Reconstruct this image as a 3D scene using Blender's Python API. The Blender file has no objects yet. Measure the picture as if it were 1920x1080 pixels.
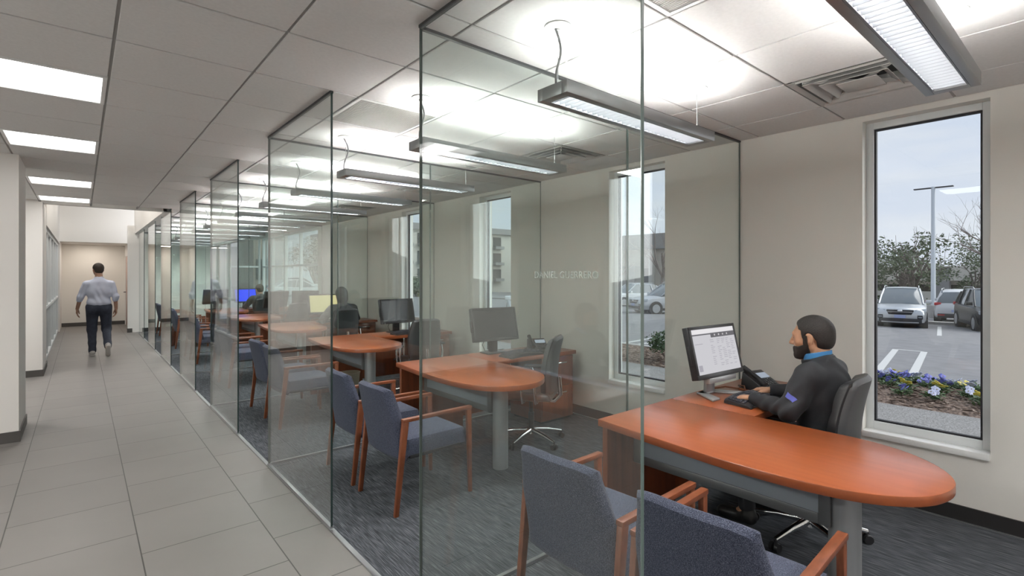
import bpy, bmesh, math, random
import numpy as np
from mathutils import Vector, Matrix
random.seed(7)
SC = bpy.context.scene
COL = SC.collection
PI = math.pi

# ------------------------------------------------------------------ helpers
class MB:
    def __init__(s):
        s.bm = bmesh.new()
    def _v(s, p, M=None):
        p = Vector(p)
        return s.bm.verts.new(M @ p if M else p)
    def box(s, x0, x1, y0, y1, z0, z1, M=None):
        v = [s._v((x, y, z), M) for z in (z0, z1) for y in (y0, y1) for x in (x0, x1)]
        for f in ((0, 2, 3, 1), (4, 5, 7, 6), (0, 1, 5, 4), (2, 6, 7, 3), (0, 4, 6, 2), (1, 3, 7, 5)):
            s.bm.faces.new([v[i] for i in f])
        return s
    def hexa(s, bot, top):
        v = [s._v(p) for p in bot] + [s._v(p) for p in top]
        for f in ((3, 2, 1, 0), (4, 5, 6, 7), (0, 1, 5, 4), (1, 2, 6, 5), (2, 3, 7, 6), (3, 0, 4, 7)):
            s.bm.faces.new([v[i] for i in f])
        return s
    def tube(s, pts, r, n=8, sq=None):
        pts = [Vector(p) for p in pts]
        m = len(pts)
        rs = r if isinstance(r, (list, tuple)) else [r] * m
        T = []
        for i in range(m):
            a = pts[max(i - 1, 0)]; b = pts[min(i + 1, m - 1)]
            T.append((b - a).normalized())
        up = Vector((0, 0, 1)) if abs(T[0].z) < .9 else Vector((1, 0, 0))
        nrm = (up - T[0] * up.dot(T[0])).normalized()
        rings = []
        for i in range(m):
            nrm = (nrm - T[i] * nrm.dot(T[i])).normalized()
            b = T[i].cross(nrm)
            rings.append([s._v(pts[i] + (nrm * math.cos(2 * PI * k / n) + b * math.sin(2 * PI * k / n)) * rs[i]) for k in range(n)])
        for i in range(m - 1):
            for k in range(n):
                s.bm.faces.new((rings[i][k], rings[i][(k + 1) % n], rings[i + 1][(k + 1) % n], rings[i + 1][k]))
        s.bm.faces.new(list(reversed(rings[0])))
        s.bm.faces.new(rings[-1])
        return s
    def cyl(s, p0, p1, r0, r1=None, n=20):
        return s.tube([p0, p1], [r0, r0 if r1 is None else r1], n)
    def lathe(s, prof, n=24, M=None):
        rings = []
        for r, z in prof:
            rings.append([s._v((r * math.cos(2 * PI * k / n), r * math.sin(2 * PI * k / n), z), M) for k in range(n)])
        for i in range(len(prof) - 1):
            for k in range(n):
                s.bm.faces.new((rings[i][k], rings[i][(k + 1) % n], rings[i + 1][(k + 1) % n], rings[i + 1][k]))
        s.bm.faces.new(list(reversed(rings[0])))
        s.bm.faces.new(rings[-1])
        return s
    def prism(s, out, z0, z1, M=None):
        a = [s._v((x, y, z0), M) for x, y in out]
        b = [s._v((x, y, z1), M) for x, y in out]
        n = len(out)
        s.bm.faces.new(list(reversed(a))); s.bm.faces.new(b)
        for i in range(n):
            s.bm.faces.new((a[i], a[(i + 1) % n], b[(i + 1) % n], b[i]))
        return s
    def sphere(s, c, r, nu=16, nv=10, M=None):
        rr = r if isinstance(r, (list, tuple)) else (r, r, r)
        T = Matrix.Translation(c) @ Matrix.Diagonal((rr[0], rr[1], rr[2], 1))
        if M: T = M @ T
        bmesh.ops.create_uvsphere(s.bm, u_segments=nu, v_segments=nv, radius=1, matrix=T)
        return s
    def slab(s, fa, fb, nu, nv):
        """closed slab between two surfaces fa(u,v) and fb(u,v), u,v in 0..1"""
        A = [[s._v(fa(i / nu, j / nv)) for j in range(nv + 1)] for i in range(nu + 1)]
        B = [[s._v(fb(i / nu, j / nv)) for j in range(nv + 1)] for i in range(nu + 1)]
        for i in range(nu):
            for j in range(nv):
                s.bm.faces.new((A[i][j], A[i + 1][j], A[i + 1][j + 1], A[i][j + 1]))
                s.bm.faces.new((B[i][j], B[i][j + 1], B[i + 1][j + 1], B[i + 1][j]))
        for i in range(nu):
            s.bm.faces.new((A[i][0], B[i][0], B[i + 1][0], A[i + 1][0]))
            s.bm.faces.new((A[i][nv], A[i + 1][nv], B[i + 1][nv], B[i][nv]))
        for j in range(nv):
            s.bm.faces.new((A[0][j], A[0][j + 1], B[0][j + 1], B[0][j]))
            s.bm.faces.new((A[nu][j], B[nu][j], B[nu][j + 1], A[nu][j + 1]))
        return s
    def loft(s, secs, cap=True):
        R = [[s._v(p) for p in sec] for sec in secs]
        n = len(secs[0])
        for i in range(len(R) - 1):
            for k in range(n):
                s.bm.faces.new((R[i][k], R[i][(k + 1) % n], R[i + 1][(k + 1) % n], R[i + 1][k]))
        if cap:
            s.bm.faces.new(list(reversed(R[0]))); s.bm.faces.new(R[-1])
        return s
    def quad(s, *ps):
        s.bm.faces.new([s._v(p) for p in ps]); return s
    def build(s, name, mat, parent=None, smooth=False, bevel=0, seg=2, sub=0):
        bm = s.bm
        bmesh.ops.recalc_face_normals(bm, faces=bm.faces)
        if bevel:
            es = [e for e in bm.edges if e.calc_face_angle(0) > .6]
            bmesh.ops.bevel(bm, geom=es, offset=bevel, segments=seg, affect='EDGES', clamp_overlap=True, profile=.5)
        me = bpy.data.meshes.new(name)
        bm.to_mesh(me); bm.free()
        o = link(name, me, mat, parent)
        if sub:
            md = o.modifiers.new('sub', 'SUBSURF'); md.levels = md.render_levels = sub
        if smooth or bevel:
            me.polygons.foreach_set('use_smooth', [True] * len(me.polygons))
            me.set_sharp_from_angle(angle=math.radians(42))
        return o

def link(name, data, mat, parent=None):
    o = bpy.data.objects.new(name, data)
    COL.objects.link(o)
    if mat:
        data.materials.append(mat)
    if parent:
        o.parent = parent
    return o

def tag(o, label=None, cat=None, group=None, kind=None):
    if label: o['label'] = label
    if cat: o['category'] = cat
    if group: o['group'] = group
    if kind: o['kind'] = kind
    return o

def thing(name, label, cat, loc=(0, 0, 0), rz=0, group=None):
    o = bpy.data.objects.new(name, None); COL.objects.link(o)
    o.empty_display_size = .1
    o.location = loc; o.rotation_euler = (0, 0, rz)
    return tag(o, label, cat, group)

def struct(o, label=None):
    o['kind'] = 'structure'
    return tag(o, label, None)

def kids(o):
    return [c for c in bpy.data.objects if c.parent == o]

def dup(src, loc, rz, label, group=None):
    r = src.copy(); COL.objects.link(r)
    r.location = loc; r.rotation_euler = (0, 0, rz); r['label'] = label
    if group: r['group'] = group
    for ch in kids(src):
        c = ch.copy(); COL.objects.link(c); c.parent = r
        for g in kids(ch):
            d = g.copy(); COL.objects.link(d); d.parent = c
    return r

# ---------------------------------------------------------------- materials
def mat(name, col, rough=.5, metal=0, spec=.5, bump=0, bscale=200, var=0, vscale=8, stretch=None, emit=None, estr=0, coat=0, alpha=None, sheen=0):
    m = bpy.data.materials.new(name); m.use_nodes = True
    N = m.node_tree.nodes; L = m.node_tree.links
    b = N['Principled BSDF']
    b.inputs['Base Color'].default_value = (*col, 1)
    b.inputs['Roughness'].default_value = rough
    b.inputs['Metallic'].default_value = metal
    b.inputs['Specular IOR Level'].default_value = spec
    if coat:
        b.inputs['Coat Weight'].default_value = coat; b.inputs['Coat Roughness'].default_value = .15
    if sheen:
        b.inputs['Sheen Weight'].default_value = sheen
    if emit:
        b.inputs['Emission Color'].default_value = (*emit, 1)
        b.inputs['Emission Strength'].default_value = estr
    if bump or var:
        tc = N.new('ShaderNodeTexCoord')
        mp = N.new('ShaderNodeMapping')
        L.new(tc.outputs['Object'], mp.inputs['Vector'])
        if stretch: mp.inputs['Scale'].default_value = stretch
        if var:
            nz = N.new('ShaderNodeTexNoise'); nz.inputs['Scale'].default_value = vscale; nz.inputs['Detail'].default_value = 6
            L.new(mp.outputs['Vector'], nz.inputs['Vector'])
            cr = N.new('ShaderNodeValToRGB')
            cr.color_ramp.elements[0].position = .3; cr.color_ramp.elements[1].position = .7
            cr.color_ramp.elements[0].color = (*[c * (1 - var) for c in col], 1)
            cr.color_ramp.elements[1].color = (*[min(1, c * (1 + var)) for c in col], 1)
            L.new(nz.outputs['Fac'], cr.inputs['Fac'])
            L.new(cr.outputs['Color'], b.inputs['Base Color'])
        if bump:
            n2 = N.new('ShaderNodeTexNoise'); n2.inputs['Scale'].default_value = bscale; n2.inputs['Detail'].default_value = 3
            L.new(mp.outputs['Vector'], n2.inputs['Vector'])
            bp = N.new('ShaderNodeBump'); bp.inputs['Strength'].default_value = bump; bp.inputs['Distance'].default_value = .003
            L.new(n2.outputs['Fac'], bp.inputs['Height'])
            L.new(bp.outputs['Normal'], b.inputs['Normal'])
    return m

def glass_mat(name, tint, f0=.04, refl=(1, 1, 1), rough=0.0):
    """thin architectural glass: transparent plus mirror reflection weighted by viewing angle"""
    m = bpy.data.materials.new(name); m.use_nodes = True
    N = m.node_tree.nodes; L = m.node_tree.links
    N.remove(N['Principled BSDF'])
    out = N['Material Output']
    t = N.new('ShaderNodeBsdfTransparent'); t.inputs['Color'].default_value = (*tint, 1)
    g = N.new('ShaderNodeBsdfGlossy'); g.inputs['Color'].default_value = (*refl, 1); g.inputs['Roughness'].default_value = rough
    lw = N.new('ShaderNodeLayerWeight'); lw.inputs['Blend'].default_value = .5
    pw = N.new('ShaderNodeMath'); pw.operation = 'POWER'; pw.inputs[1].default_value = 5
    L.new(lw.outputs['Facing'], pw.inputs[0])
    ma = N.new('ShaderNodeMath'); ma.operation = 'MULTIPLY_ADD'; ma.inputs[1].default_value = 1 - f0; ma.inputs[2].default_value = f0
    L.new(pw.outputs[0], ma.inputs[0])
    mx = N.new('ShaderNodeMixShader')
    L.new(ma.outputs[0], mx.inputs['Fac']); L.new(t.outputs[0], mx.inputs[1]); L.new(g.outputs[0], mx.inputs[2])
    L.new(mx.outputs[0], out.inputs['Surface'])
    return m

def emis(name, col, s):
    m = bpy.data.materials.new(name); m.use_nodes = True
    N = m.node_tree.nodes; L = m.node_tree.links
    N.remove(N['Principled BSDF'])
    e = N.new('ShaderNodeEmission'); e.inputs['Color'].default_value = (*col, 1); e.inputs['Strength'].default_value = s
    L.new(e.outputs[0], N['Material Output'].inputs['Surface'])
    return m

def ramp_tex(m, kind, scale, stops, stretch=(1, 1, 1), detail=4, bump=0, coord='Object', dist=.004, rot=(0, 0, 0)):
    N = m.node_tree.nodes; L = m.node_tree.links; b = N['Principled BSDF']
    tc = N.new('ShaderNodeTexCoord'); mp = N.new('ShaderNodeMapping')
    mp.inputs['Scale'].default_value = stretch; mp.inputs['Rotation'].default_value = rot
    L.new(tc.outputs[coord], mp.inputs['Vector'])
    if kind == 'noise':
        t = N.new('ShaderNodeTexNoise'); t.inputs['Detail'].default_value = detail; o = t.outputs['Fac']
    else:
        t = N.new('ShaderNodeTexVoronoi'); o = t.outputs['Distance']
    t.inputs['Scale'].default_value = scale
    L.new(mp.outputs['Vector'], t.inputs['Vector'])
    cr = N.new('ShaderNodeValToRGB'); els = cr.color_ramp.elements
    for i, (p, c) in enumerate(stops):
        e = els[i] if i < 2 else els.new(p)
        e.position = p; e.color = (*c, 1)
    L.new(o, cr.inputs['Fac']); L.new(cr.outputs['Color'], b.inputs['Base Color'])
    if bump:
        bp = N.new('ShaderNodeBump'); bp.inputs['Strength'].default_value = bump; bp.inputs['Distance'].default_value = dist
        L.new(o, bp.inputs['Height']); L.new(bp.outputs['Normal'], b.inputs['Normal'])
    return m

M = {}
M['wall'] = mat('wall_paint', (.77, .75, .705), .75, spec=.3, bump=.15, bscale=350)
M['white_wall'] = mat('white_paint', (.76, .74, .71), .7, spec=.3, bump=.1, bscale=350)
M['tile'] = mat('ceiling_tile', (.74, .735, .725), .9, spec=.1, bump=.25, bscale=450, var=.03, vscale=60)
M['tbar'] = mat('ceiling_grid_metal', (.34, .335, .325), .6)
M['trim'] = mat('white_trim', (.82, .83, .82), .4)
M['frame'] = mat('window_aluminium', (.76, .79, .80), .4)
M['gasket'] = mat('gasket', (.02, .02, .025), .6)
M['base'] = mat('black_baseboard', (.018, .017, .017), .5)
M['basetile'] = mat('grey_baseboard', (.075, .07, .066), .5)
M['glass'] = glass_mat('partition_glass', (.964, .990, .981), .048)
M['wglass'] = glass_mat('window_glass', (.985, .993, .993), .02)
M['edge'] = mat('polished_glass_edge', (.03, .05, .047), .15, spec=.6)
M['edge_lit'] = mat('lit_glass_edge', (.13, .18, .165), .2, spec=.7)  # paler copy of the edge colour, painted for edges that catch light
M['alu'] = mat('brushed_aluminium', (.42, .43, .44), .35, metal=.9, bump=.05, bscale=60, stretch=(1, 30, 30))
M['alu_dark'] = mat('grey_metal', (.23, .235, .24), .42, metal=.7)
M['silver'] = mat('silver_paint', (.42, .43, .44), .38, metal=.5)
M['chrome'] = mat('chrome', (.75, .76, .78), .12, metal=1)
M['louver'] = mat('specular_louver', (.30, .31, .33), .38, metal=.9)
M['frost'] = mat('frosted_panel', (.30, .335, .37), .28, spec=.5)
M['black'] = mat('black_plastic', (.018, .018, .02), .42)
M['grey_plastic'] = mat('grey_plastic', (.06, .062, .066), .5)
M['leather'] = mat('black_leather', (.018, .018, .020), .36, bump=.25, bscale=160)
M['lamp'] = emis('lamp_glow', (1.0, .98, .955), 54)
M['lampdn'] = emis('lamp_lower_glow', (1.0, .985, .965), 70)
M['troffer'] = emis('troffer_glow', (1.0, .98, .96), 5.5)
M['basket'] = emis('troffer_basket', (1.0, .975, .95), 2.2)

def wood(name, c0, c1, c2, rough=.32, stretch=(1, 1, 1), scale=9, coat=.0):
    m = mat(name, c1, rough, coat=coat)
    return ramp_tex(m, 'noise', scale, [(.25, c0), (.5, c1), (.78, c2)], stretch, 7)
M['desk'] = wood('cherry_laminate', (.235, .058, .018), (.27, .069, .0215), (.305, .080, .026), .29, (7, .6, 5), 4, .25)
M['deskv'] = wood('cherry_panel', (.14, .036, .012), (.19, .050, .017), (.235, .064, .022), .4, (6, 6, .7), 4)
M['chairwood'] = wood('chair_timber', (.135, .040, .017), (.185, .056, .024), (.235, .074, .032), .36, (3, 12, 3), 5)
m = mat('blue_upholstery', (.06, .065, .11), .9, spec=.2, sheen=.08)
M['fabric'] = ramp_tex(m, 'noise', 330, [(.34, (.026, .030, .050)), (.52, (.060, .069, .106)), (.70, (.130, .144, .195))], (1, 1, 1), 2, .6)
m = mat('carpet', (.04, .045, .05), .95, spec=.1)
M['carpet'] = ramp_tex(m, 'noise', 42, [(.32, (.033, .036, .042)), (.5, (.072, .078, .088)), (.70, (.15, .162, .180))], (5, .22, 1), 6, .35)

def brick_mat(name, col, mortar, w, h, ms, loc, rot=0, rough=.42):
    m = mat(name, col, rough)
    N = m.node_tree.nodes; L = m.node_tree.links; b = N['Principled BSDF']
    tc = N.new('ShaderNodeTexCoord'); mp = N.new('ShaderNodeMapping')
    mp.inputs['Location'].default_value = loc; mp.inputs['Rotation'].default_value = (0, 0, rot)
    L.new(tc.outputs['Object'], mp.inputs['Vector'])
    bk = N.new('ShaderNodeTexBrick')
    bk.offset = .5; bk.inputs['Scale'].default_value = 1
    bk.inputs['Brick Width'].default_value = w; bk.inputs['Row Height'].default_value = h
    bk.inputs['Mortar Size'].default_value = ms; bk.inputs['Mortar Smooth'].default_value = 0; bk.inputs['Bias'].default_value = 0
    bk.inputs['Color1'].default_value = (*[c * .96 for c in col], 1); bk.inputs['Color2'].default_value = (*[c * 1.04 for c in col], 1)
    bk.inputs['Mortar'].default_value = (*mortar, 1)
    L.new(mp.outputs['Vector'], bk.inputs['Vector'])
    nz = N.new('ShaderNodeTexNoise'); nz.inputs['Scale'].default_value = 2.2; nz.inputs['Detail'].default_value = 8
    L.new(tc.outputs['Object'], nz.inputs['Vector'])
    mr = N.new('ShaderNodeMapRange'); mr.inputs['To Min'].default_value = .88; mr.inputs['To Max'].default_value = 1.1
    L.new(nz.outputs['Fac'], mr.inputs['Value'])
    mx = N.new('ShaderNodeMix'); mx.data_type = 'RGBA'; mx.blend_type = 'MULTIPLY'; mx.inputs['Factor'].default_value = 1
    L.new(bk.outputs['Color'], mx.inputs['A']); L.new(mr.outputs['Result'], mx.inputs['B'])
    L.new(mx.outputs['Result'], b.inputs['Base Color'])
    return m
# ------------------------------------------------------------- dimensions
H = 2.68            # ceiling height
GX = 1.165          # glass front of the offices
WX = 4.228          # inner face of the window wall
P = 2.425           # office pitch
Y0 = 2.02           # first partition
NOFF = 7
YE = 17.1           # end wall of the offices
CE = 10.85          # end of the low corridor ceiling
OFF = ['nearest office', 'second office', 'third office', 'fourth office', 'fifth office', 'sixth office', 'farthest office']
# ================================================================ SETTING
# corridor tiles: joints at X = .255 + n*.61, running bond along Y
M['floor'] = brick_mat('porcelain_tile', (.205, .193, .183), (.05, .047, .044), .593, .61, .0032, (-.20, .0, 0))
def floor_mesh():
    mb = MB()
    # local x runs down the corridor (so the bond follows it), local y runs to the left
    mb.box(-3.0, 20.3, -GX, 3.2, -.06, 0)
    o = mb.build('floor', M['floor'])
    o.rotation_euler = (0, 0, PI / 2)
    return struct(o, 'grey brown porcelain tile floor of the corridor')
floor_o = floor_mesh()
# shift the pattern so joints match: rows along local y
mpn = [n for n in M['floor'].node_tree.nodes if n.type == 'MAPPING'][0]
mpn.inputs['Location'].default_value = (.062 + .593 * 6, .255 + .61 * 6, 0)
struct(MB().box(GX, WX + .2, -3, YE, -.06, .004).build('floor_carpet', M['carpet']), 'charcoal carpet of the glass offices')
struct(MB().box(GX - .014, GX + .014, -3, YE, 0, .008).build('trim_1', M['alu']), 'pale metal strip between tile and carpet')

# ---- ceiling: tegular tiles with a recessed grid
GXS = [-.49 - .61 * k for k in range(5, 0, -1)] + [-.49 + .61 * k for k in range(0, 8)] + [WX]
GYS = [2.47 - .6096 * k for k in range(9, 0, -1)] + [2.47 + .6096 * k for k in range(0, 25)]
GYS = [y for y in GYS if y < YE] + [YE]
TROF = [3.689, 5.518, 7.956, 9.785]
DIFF_X, GRIL_X = (3.17, 3.78), (1.34, 1.95)
holes = set()
tile = MB(); g = .007
def near(a, b): return abs(a - b) < .03
for i in range(len(GXS) - 1):
    for j in range(len(GYS) - 1):
        x0, x1, y0, y1 = GXS[i], GXS[i + 1], GYS[j], GYS[j + 1]
        if y0 > CE - .05 and x1 < GX + .1: continue
        if x0 < GX and y1 > CE:
            if x0 >= GX - .45: pass
            else: continue
        if y1 > CE and x0 < GX: x0 = GX
        if near(x0, -.49) and any(near(y0, t) for t in TROF): continue
        k = round((y0 - .641) / (.6096 * 4)); skip = False
        if k >= 0 and near(y0, .641 + .6096 * 4 * k) and (near(x0, 3.17) or near(x0, 1.34)): continue
        if x1 - x0 < .03 or y1 - y0 < .03: continue
        tile.box(x0 + g, x1 - g, y0 + g, y1 - g, H, H + .018)
ceil = struct(tile.build('ceiling', M['tile'], bevel=.002, seg=1), 'white acoustic tile ceiling')
grid = MB()
for x in GXS[1:-1]:
    grid.box(x - .012, x + .012, GYS[0], CE if x < GX else YE, H + .007, H + .03)
for y in GYS[1:-1]:
    grid.box(GXS[0] if y < CE else GX, WX, y - .012, y + .012, H + .0065, H + .0295)
struct(grid.build('trim_2', M['tbar']), 'recessed metal grid of the tile ceiling')
struct(MB().box(GXS[0] - .2, GX + .1, -3.0, CE, H + .22, H + .4).box(GX + .1, WX + .2, -3.0, YE + .2, H + .22, H + .4).build('ceiling_slab', M['white_wall']), 'roof slab above the tile ceiling')
# edge of the low ceiling and the tall lobby beyond
HT = 4.3
struct(MB().box(-3.4, GX, CE, CE + .1, H - .005, HT).build('wall_soffit', M['white_wall']), 'white wall above the end of the low ceiling')
struct(MB().box(GX - .06, GX + .10, CE, YE + .15, H - .015, HT).build('wall_upper', M['white_wall']), 'white wall above the far glass fronts')
struct(MB().box(-3.4, GX + .3, CE, 20.4, HT, HT + .1).build('ceiling_lobby', M['white_wall']), 'high white ceiling of the lobby')

# ---- window wall
WIN = [(.479, 1.144), (2.743, 3.414), (5.012, 5.69), (7.27, 7.94)]
ZS, ZH = .45, 2.64
wall = MB(); T0, T1 = WX, WX + .22
ys = [-3.0]
for a, b in WIN: ys += [a, b]
ys.append(12.02)
for i in range(0, len(ys), 2): wall.box(T0, T1, ys[i], ys[i + 1], 0, H + .22)
for a, b in WIN:
    wall.box(T0, T1, a, b, 0, ZS); wall.box(T0, T1, a, b, ZH, H + .22)
wall.box(T0, T1, 12.02, YE + .15, H, H + .22)
struct(wall.build('wall_right', M['wall']), 'beige window wall')
for n, (a, b) in enumerate(WIN):
    r = thing('window_%d' % (n + 1), None, None, (WX, (a + b) / 2, 0)); struct(r, 'tall narrow window with white frame, number %d from the camera' % (n + 1))
    w = (b - a) / 2; fx0, fx1 = .085, .16; fw = .045
    f = MB()
    f.box(fx0, fx1, -w, -w + fw, ZS, ZH).box(fx0, fx1, w - fw, w, ZS, ZH)
    f.box(fx0, fx1, -w + fw, w - fw, ZS, ZS + fw + .02).box(fx0, fx1, -w + fw, w - fw, ZH - fw, ZH)
    f.build('window_frame', M['frame'], r, bevel=.003)
    q = MB(); gx = .112; t = .012; za, zb = ZS + fw + .02, ZH - fw
    q.box(gx - .01, gx + .02, -w + fw, -w + fw + t, za, zb).box(gx - .01, gx + .02, w - fw - t, w - fw, za, zb)
    q.box(gx - .01, gx + .02, -w + fw + t, w - fw - t, za, za + t).box(gx - .01, gx + .02, -w + fw + t, w - fw - t, zb - t, zb)
    q.build('gasket', M['gasket'], r)
    MB().box(gx, gx + .01, -w + fw + t, w - fw - t, za + t, zb - t).build('window_pane', M['wglass'], r)
    MB().box(-.022, fx0, -w + .001, w - .001, ZS - .028, ZS + .012).build('window_sill', M['trim'], r, bevel=.004)
struct(MB().box(WX - .012, WX, -3.0, 12.0, .004, .105).build('baseboard_right', M['base']), 'black baseboard under the windows')
struct(MB().box(WX - .022, WX - .012, -3.0, 12.0, .004, .012).build('trim_3', M['alu']), 'thin pale strip at the foot of the baseboard')

def glazing(name, axis, fixed, a, b, z0, z1, verts, rails, fw, label, depth=.075):
    """storefront glazing in a plane; axis 'y' means the plane runs along Y at X=fixed"""
    r = thing(name, None, None, (0, 0, 0)); struct(r, label)
    f = MB(); p = MB()
    def bx(m, u0, u1, za, zb, d0, d1):
        if axis == 'y': m.box(fixed + d0, fixed + d1, u0, u1, za, zb)
        else: m.box(u0, u1, fixed + d0, fixed + d1, za, zb)
    cuts = [a] + verts + [b]
    for u in cuts: bx(f, u - fw / 2, u + fw / 2, z0, z1, 0, depth)
    zc = [z0 + fw / 2] + rails + [z1 - fw / 2]
    for i in range(len(cuts) - 1):
        for z in zc: bx(f, cuts[i] + fw / 2, cuts[i + 1] - fw / 2, z - fw / 2, z + fw / 2, 0, depth)
        for k in range(len(zc) - 1):
            q = MB(); bx(q, cuts[i] + fw / 2, cuts[i + 1] - fw / 2, zc[k] + fw / 2, zc[k + 1] - fw / 2, depth / 2, depth / 2 + .01)
            q.build('window_pane', M['wglass'], r)
    f.build('window_frame', M['frame'], r, bevel=.003)
    return r
glazing('window_5', 'y', WX + .05, 12.08, 17.0, .004, H, [13.5, 14.75, 16.0], [1.8], .05, 'floor to ceiling corner glazing along the far window wall')
glazing('window_6', 'x', YE + .02, 3.42, WX + .0, .004, H, [], [1.8], .05, 'floor to ceiling glazing in the far end wall')
struct(MB().box(.95, 3.38, YE, YE + .15, 0, H + .2).build('wall_back', M['white_wall']), 'white end wall of the offices')
struct(MB().box(1.2, 3.38, YE - .012, YE, .004, .105).build('baseboard_back', M['base']), 'dark baseboard of the office end wall')
# ---- left side of the corridor
def column(n, x, y0, y1, label):
    struct(MB().box(-3.4, x, y0, y1, 0, H).build('wall_left' + n, M['white_wall']), label)
    struct(MB().box(-3.4, x + .012, y0 - .012, y0, 0, .10).box(x, x + .012, y0, y1, 0, .10).build('baseboard_left' + n, M['basetile']), 'grey tile baseboard around that wall end')
column('', -.446, 6.6, 7.36, 'white wall end nearest on the left')
column('_far', -.4535, 10.62, 11.7, 'white wall end farther along the left')
struct(MB().box(-3.5, -3.4, -3.0, 20.4, 0, HT).build('wall_lobby', M['white_wall']), 'white wall far to the left of the corridor')
struct(MB().box(-3.4, WX, -3.1, -3.0, 0, H).build('wall_front', M['white_wall']), 'white wall behind the camera')
struct(MB().box(-.57, -.45, 11.7, 18.6, 2.4, HT).build('wall_left_upper', M['white_wall']), 'white wall above the left storefront')
glazing('window_7', 'y', -.56, 11.75, 18.55, 0.0, 2.4, [13.1, 14.45, 15.8, 17.15], [.95], .06, 'aluminium storefront along the left of the lobby')
# ---- alcove at the far end
struct(MB().box(-.57, 1.25, 18.6, 18.72, 2.47, HT).build('wall_header', M['white_wall']), 'white header wall above the far opening')
struct(MB().box(-.57, 1.2, 20.2, 20.32, 0, 2.6).build('wall_far', M['wall']), 'cream wall at the far end of the corridor')
struct(MB().box(-.57, -.45, 18.6, 20.2, 0, 2.6).build('wall_alcove_left', M['white_wall']), 'left wall of the far alcove')
struct(MB().box(1.05, 1.2, 18.72, 18.86, 0, 2.47).box(1.05, 1.2, 18.86, 19.86, 2.12, 2.47).box(1.05, 1.2, 19.86, 20.2, 0, 2.47).box(1.05, 1.25, YE + .15, 18.72, 0, 2.47).build('wall_alcove_right', M['white_wall']), 'right wall of the far alcove')
struct(MB().box(-.57, 1.2, 18.72, 20.2, 2.47, 2.55).build('ceiling_alcove', M['white_wall']), 'ceiling of the far alcove')
struct(MB().box(-.45, 1.05, 20.188, 20.2, 0, .11).build('baseboard_far', M['basetile']), 'dark baseboard at the far end')
struct(MB().box(1.038, 1.05, YE + .15, 18.8, 0, .11).box(.94, 1.05, YE - .012, YE + .14, 0, .11).build('baseboard_alcove', M['basetile']), 'dark baseboard at the right of the far opening')
d = thing('door_1', None, None, (1.05, 19.36, 0)); struct(d, 'pinkish timber door in the far alcove')
dm = mat('pale_door', (.50, .36, .31), .5)
MB().box(.01, .05, -.49, .49, .005, 2.11).build('door_leaf', dm, d, bevel=.002)
for z in (.25, .85, 1.35, 1.9):
    MB().box(-.012, .01, -.49, -.43, z - .055, z + .055).build('hinge', M['alu_dark'], d)
hd = MB(); hd.cyl((.01, .4, 1.02), (-.05, .4, 1.02), .012).tube([(-.05, .4, 1.02), (-.05, .28, 1.02)], .01); hd.build('door_handle', M['black'], d, smooth=True)
MB().box(-.008, .0, -.56, -.5, 0, 2.12).box(-.008, 0, .5, .56, 0, 2.12).build('door_frame', M['trim'], d)

# ================================================================ GLASS PANES
PT = .012
M['channel'] = mat('dark_channel', (.05, .052, .055), .5, metal=.3)
FRONT = [(Y0 - 1.195, Y0)] + [(Y0 + P * k - 1.37, Y0 + P * k) for k in range(1, NOFF)]
def pane(name, label, cat, group, p0, p1, z0, z1, near_edge, far_edge):
    """frameless pane between floor and ceiling channel; p0,p1 plan points; local x along pane"""
    p0 = Vector((*p0, 0)); p1 = Vector((*p1, 0)); v = p1 - p0; L = v.length
    r = thing(name, label, cat, p0, math.atan2(v.y, v.x), group)
    MB().box(.0025, L - .0025, -PT / 2, PT / 2, z0, z1).build('pane', M['glass'], r)
    if near_edge: MB().box(0, .0025, -PT / 2, PT / 2, z0, z1).build('glass_edge', near_edge, r)
    if far_edge: MB().box(L - .0025, L, -PT / 2, PT / 2, z0, z1).build('glass_edge', far_edge, r)
    MB().box(0, L, -.010, .010, z1 - .003, H - .0005).build('top_channel', M['channel'], r)
    MB().box(0, L, -.011, .011, .0045, z0 + .006).build('bottom_channel', M['alu'], r)
    return r
for k in range(NOFF):
    a, b = FRONT[k]
    fr = pane('glass_front', 'full height glass pane facing the corridor at the front of the %s' % OFF[k], 'glass pane', 'glass fronts of the offices',
              (GX, a), (GX, b - .008), .016, H - .011, M['edge'] if k else M['edge_lit'], M['edge_lit'])
    if k == 0: front0 = fr
    y = Y0 + P * k
    nxt = OFF[k + 1] if k < NOFF - 1 else 'end wall'
    for (x0, x1, w) in ((GX + .008, 2.684, 'corridor half'), (2.688, WX - .012, 'window half')):
        if k == NOFF - 1 and w == 'window half': continue
        pane('glass_partition', '%s of the clear glass partition between the %s and the %s' % (w, OFF[k], nxt), 'glass partition', 'glass partitions between offices',
             (x0, y), (x1, y), .016, H - .011, M['edge'] if w == 'corridor half' else M['edge_lit'], M['edge_lit'])
# name lettering on the first front pane
cu = bpy.data.curves.new('lettering', 'FONT'); cu.body = 'DANIEL GUERRERO'; cu.size = .040; cu.extrude = .0002; cu.space_character = 1.02
tmp = bpy.data.objects.new('lettering_curve', cu); COL.objects.link(tmp)
bpy.context.view_layer.update()
me = bpy.data.meshes.new_from_object(tmp.evaluated_get(bpy.context.evaluated_depsgraph_get()))
bpy.data.objects.remove(tmp)
let = glass_mat('etched_vinyl', (.9, .95, .93), .10); let.node_tree.nodes['Mix Shader'].inputs[0].default_value = .24; let.node_tree.links.remove(let.node_tree.nodes['Mix Shader'].inputs[0].links[0]); dfn = let.node_tree.nodes.new('ShaderNodeBsdfDiffuse'); dfn.inputs['Color'].default_value = (.9, .96, .94, 1); let.node_tree.links.new(dfn.outputs[0], let.node_tree.nodes['Mix Shader'].inputs[2])
lo = link('lettering', me, let, front0)
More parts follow.
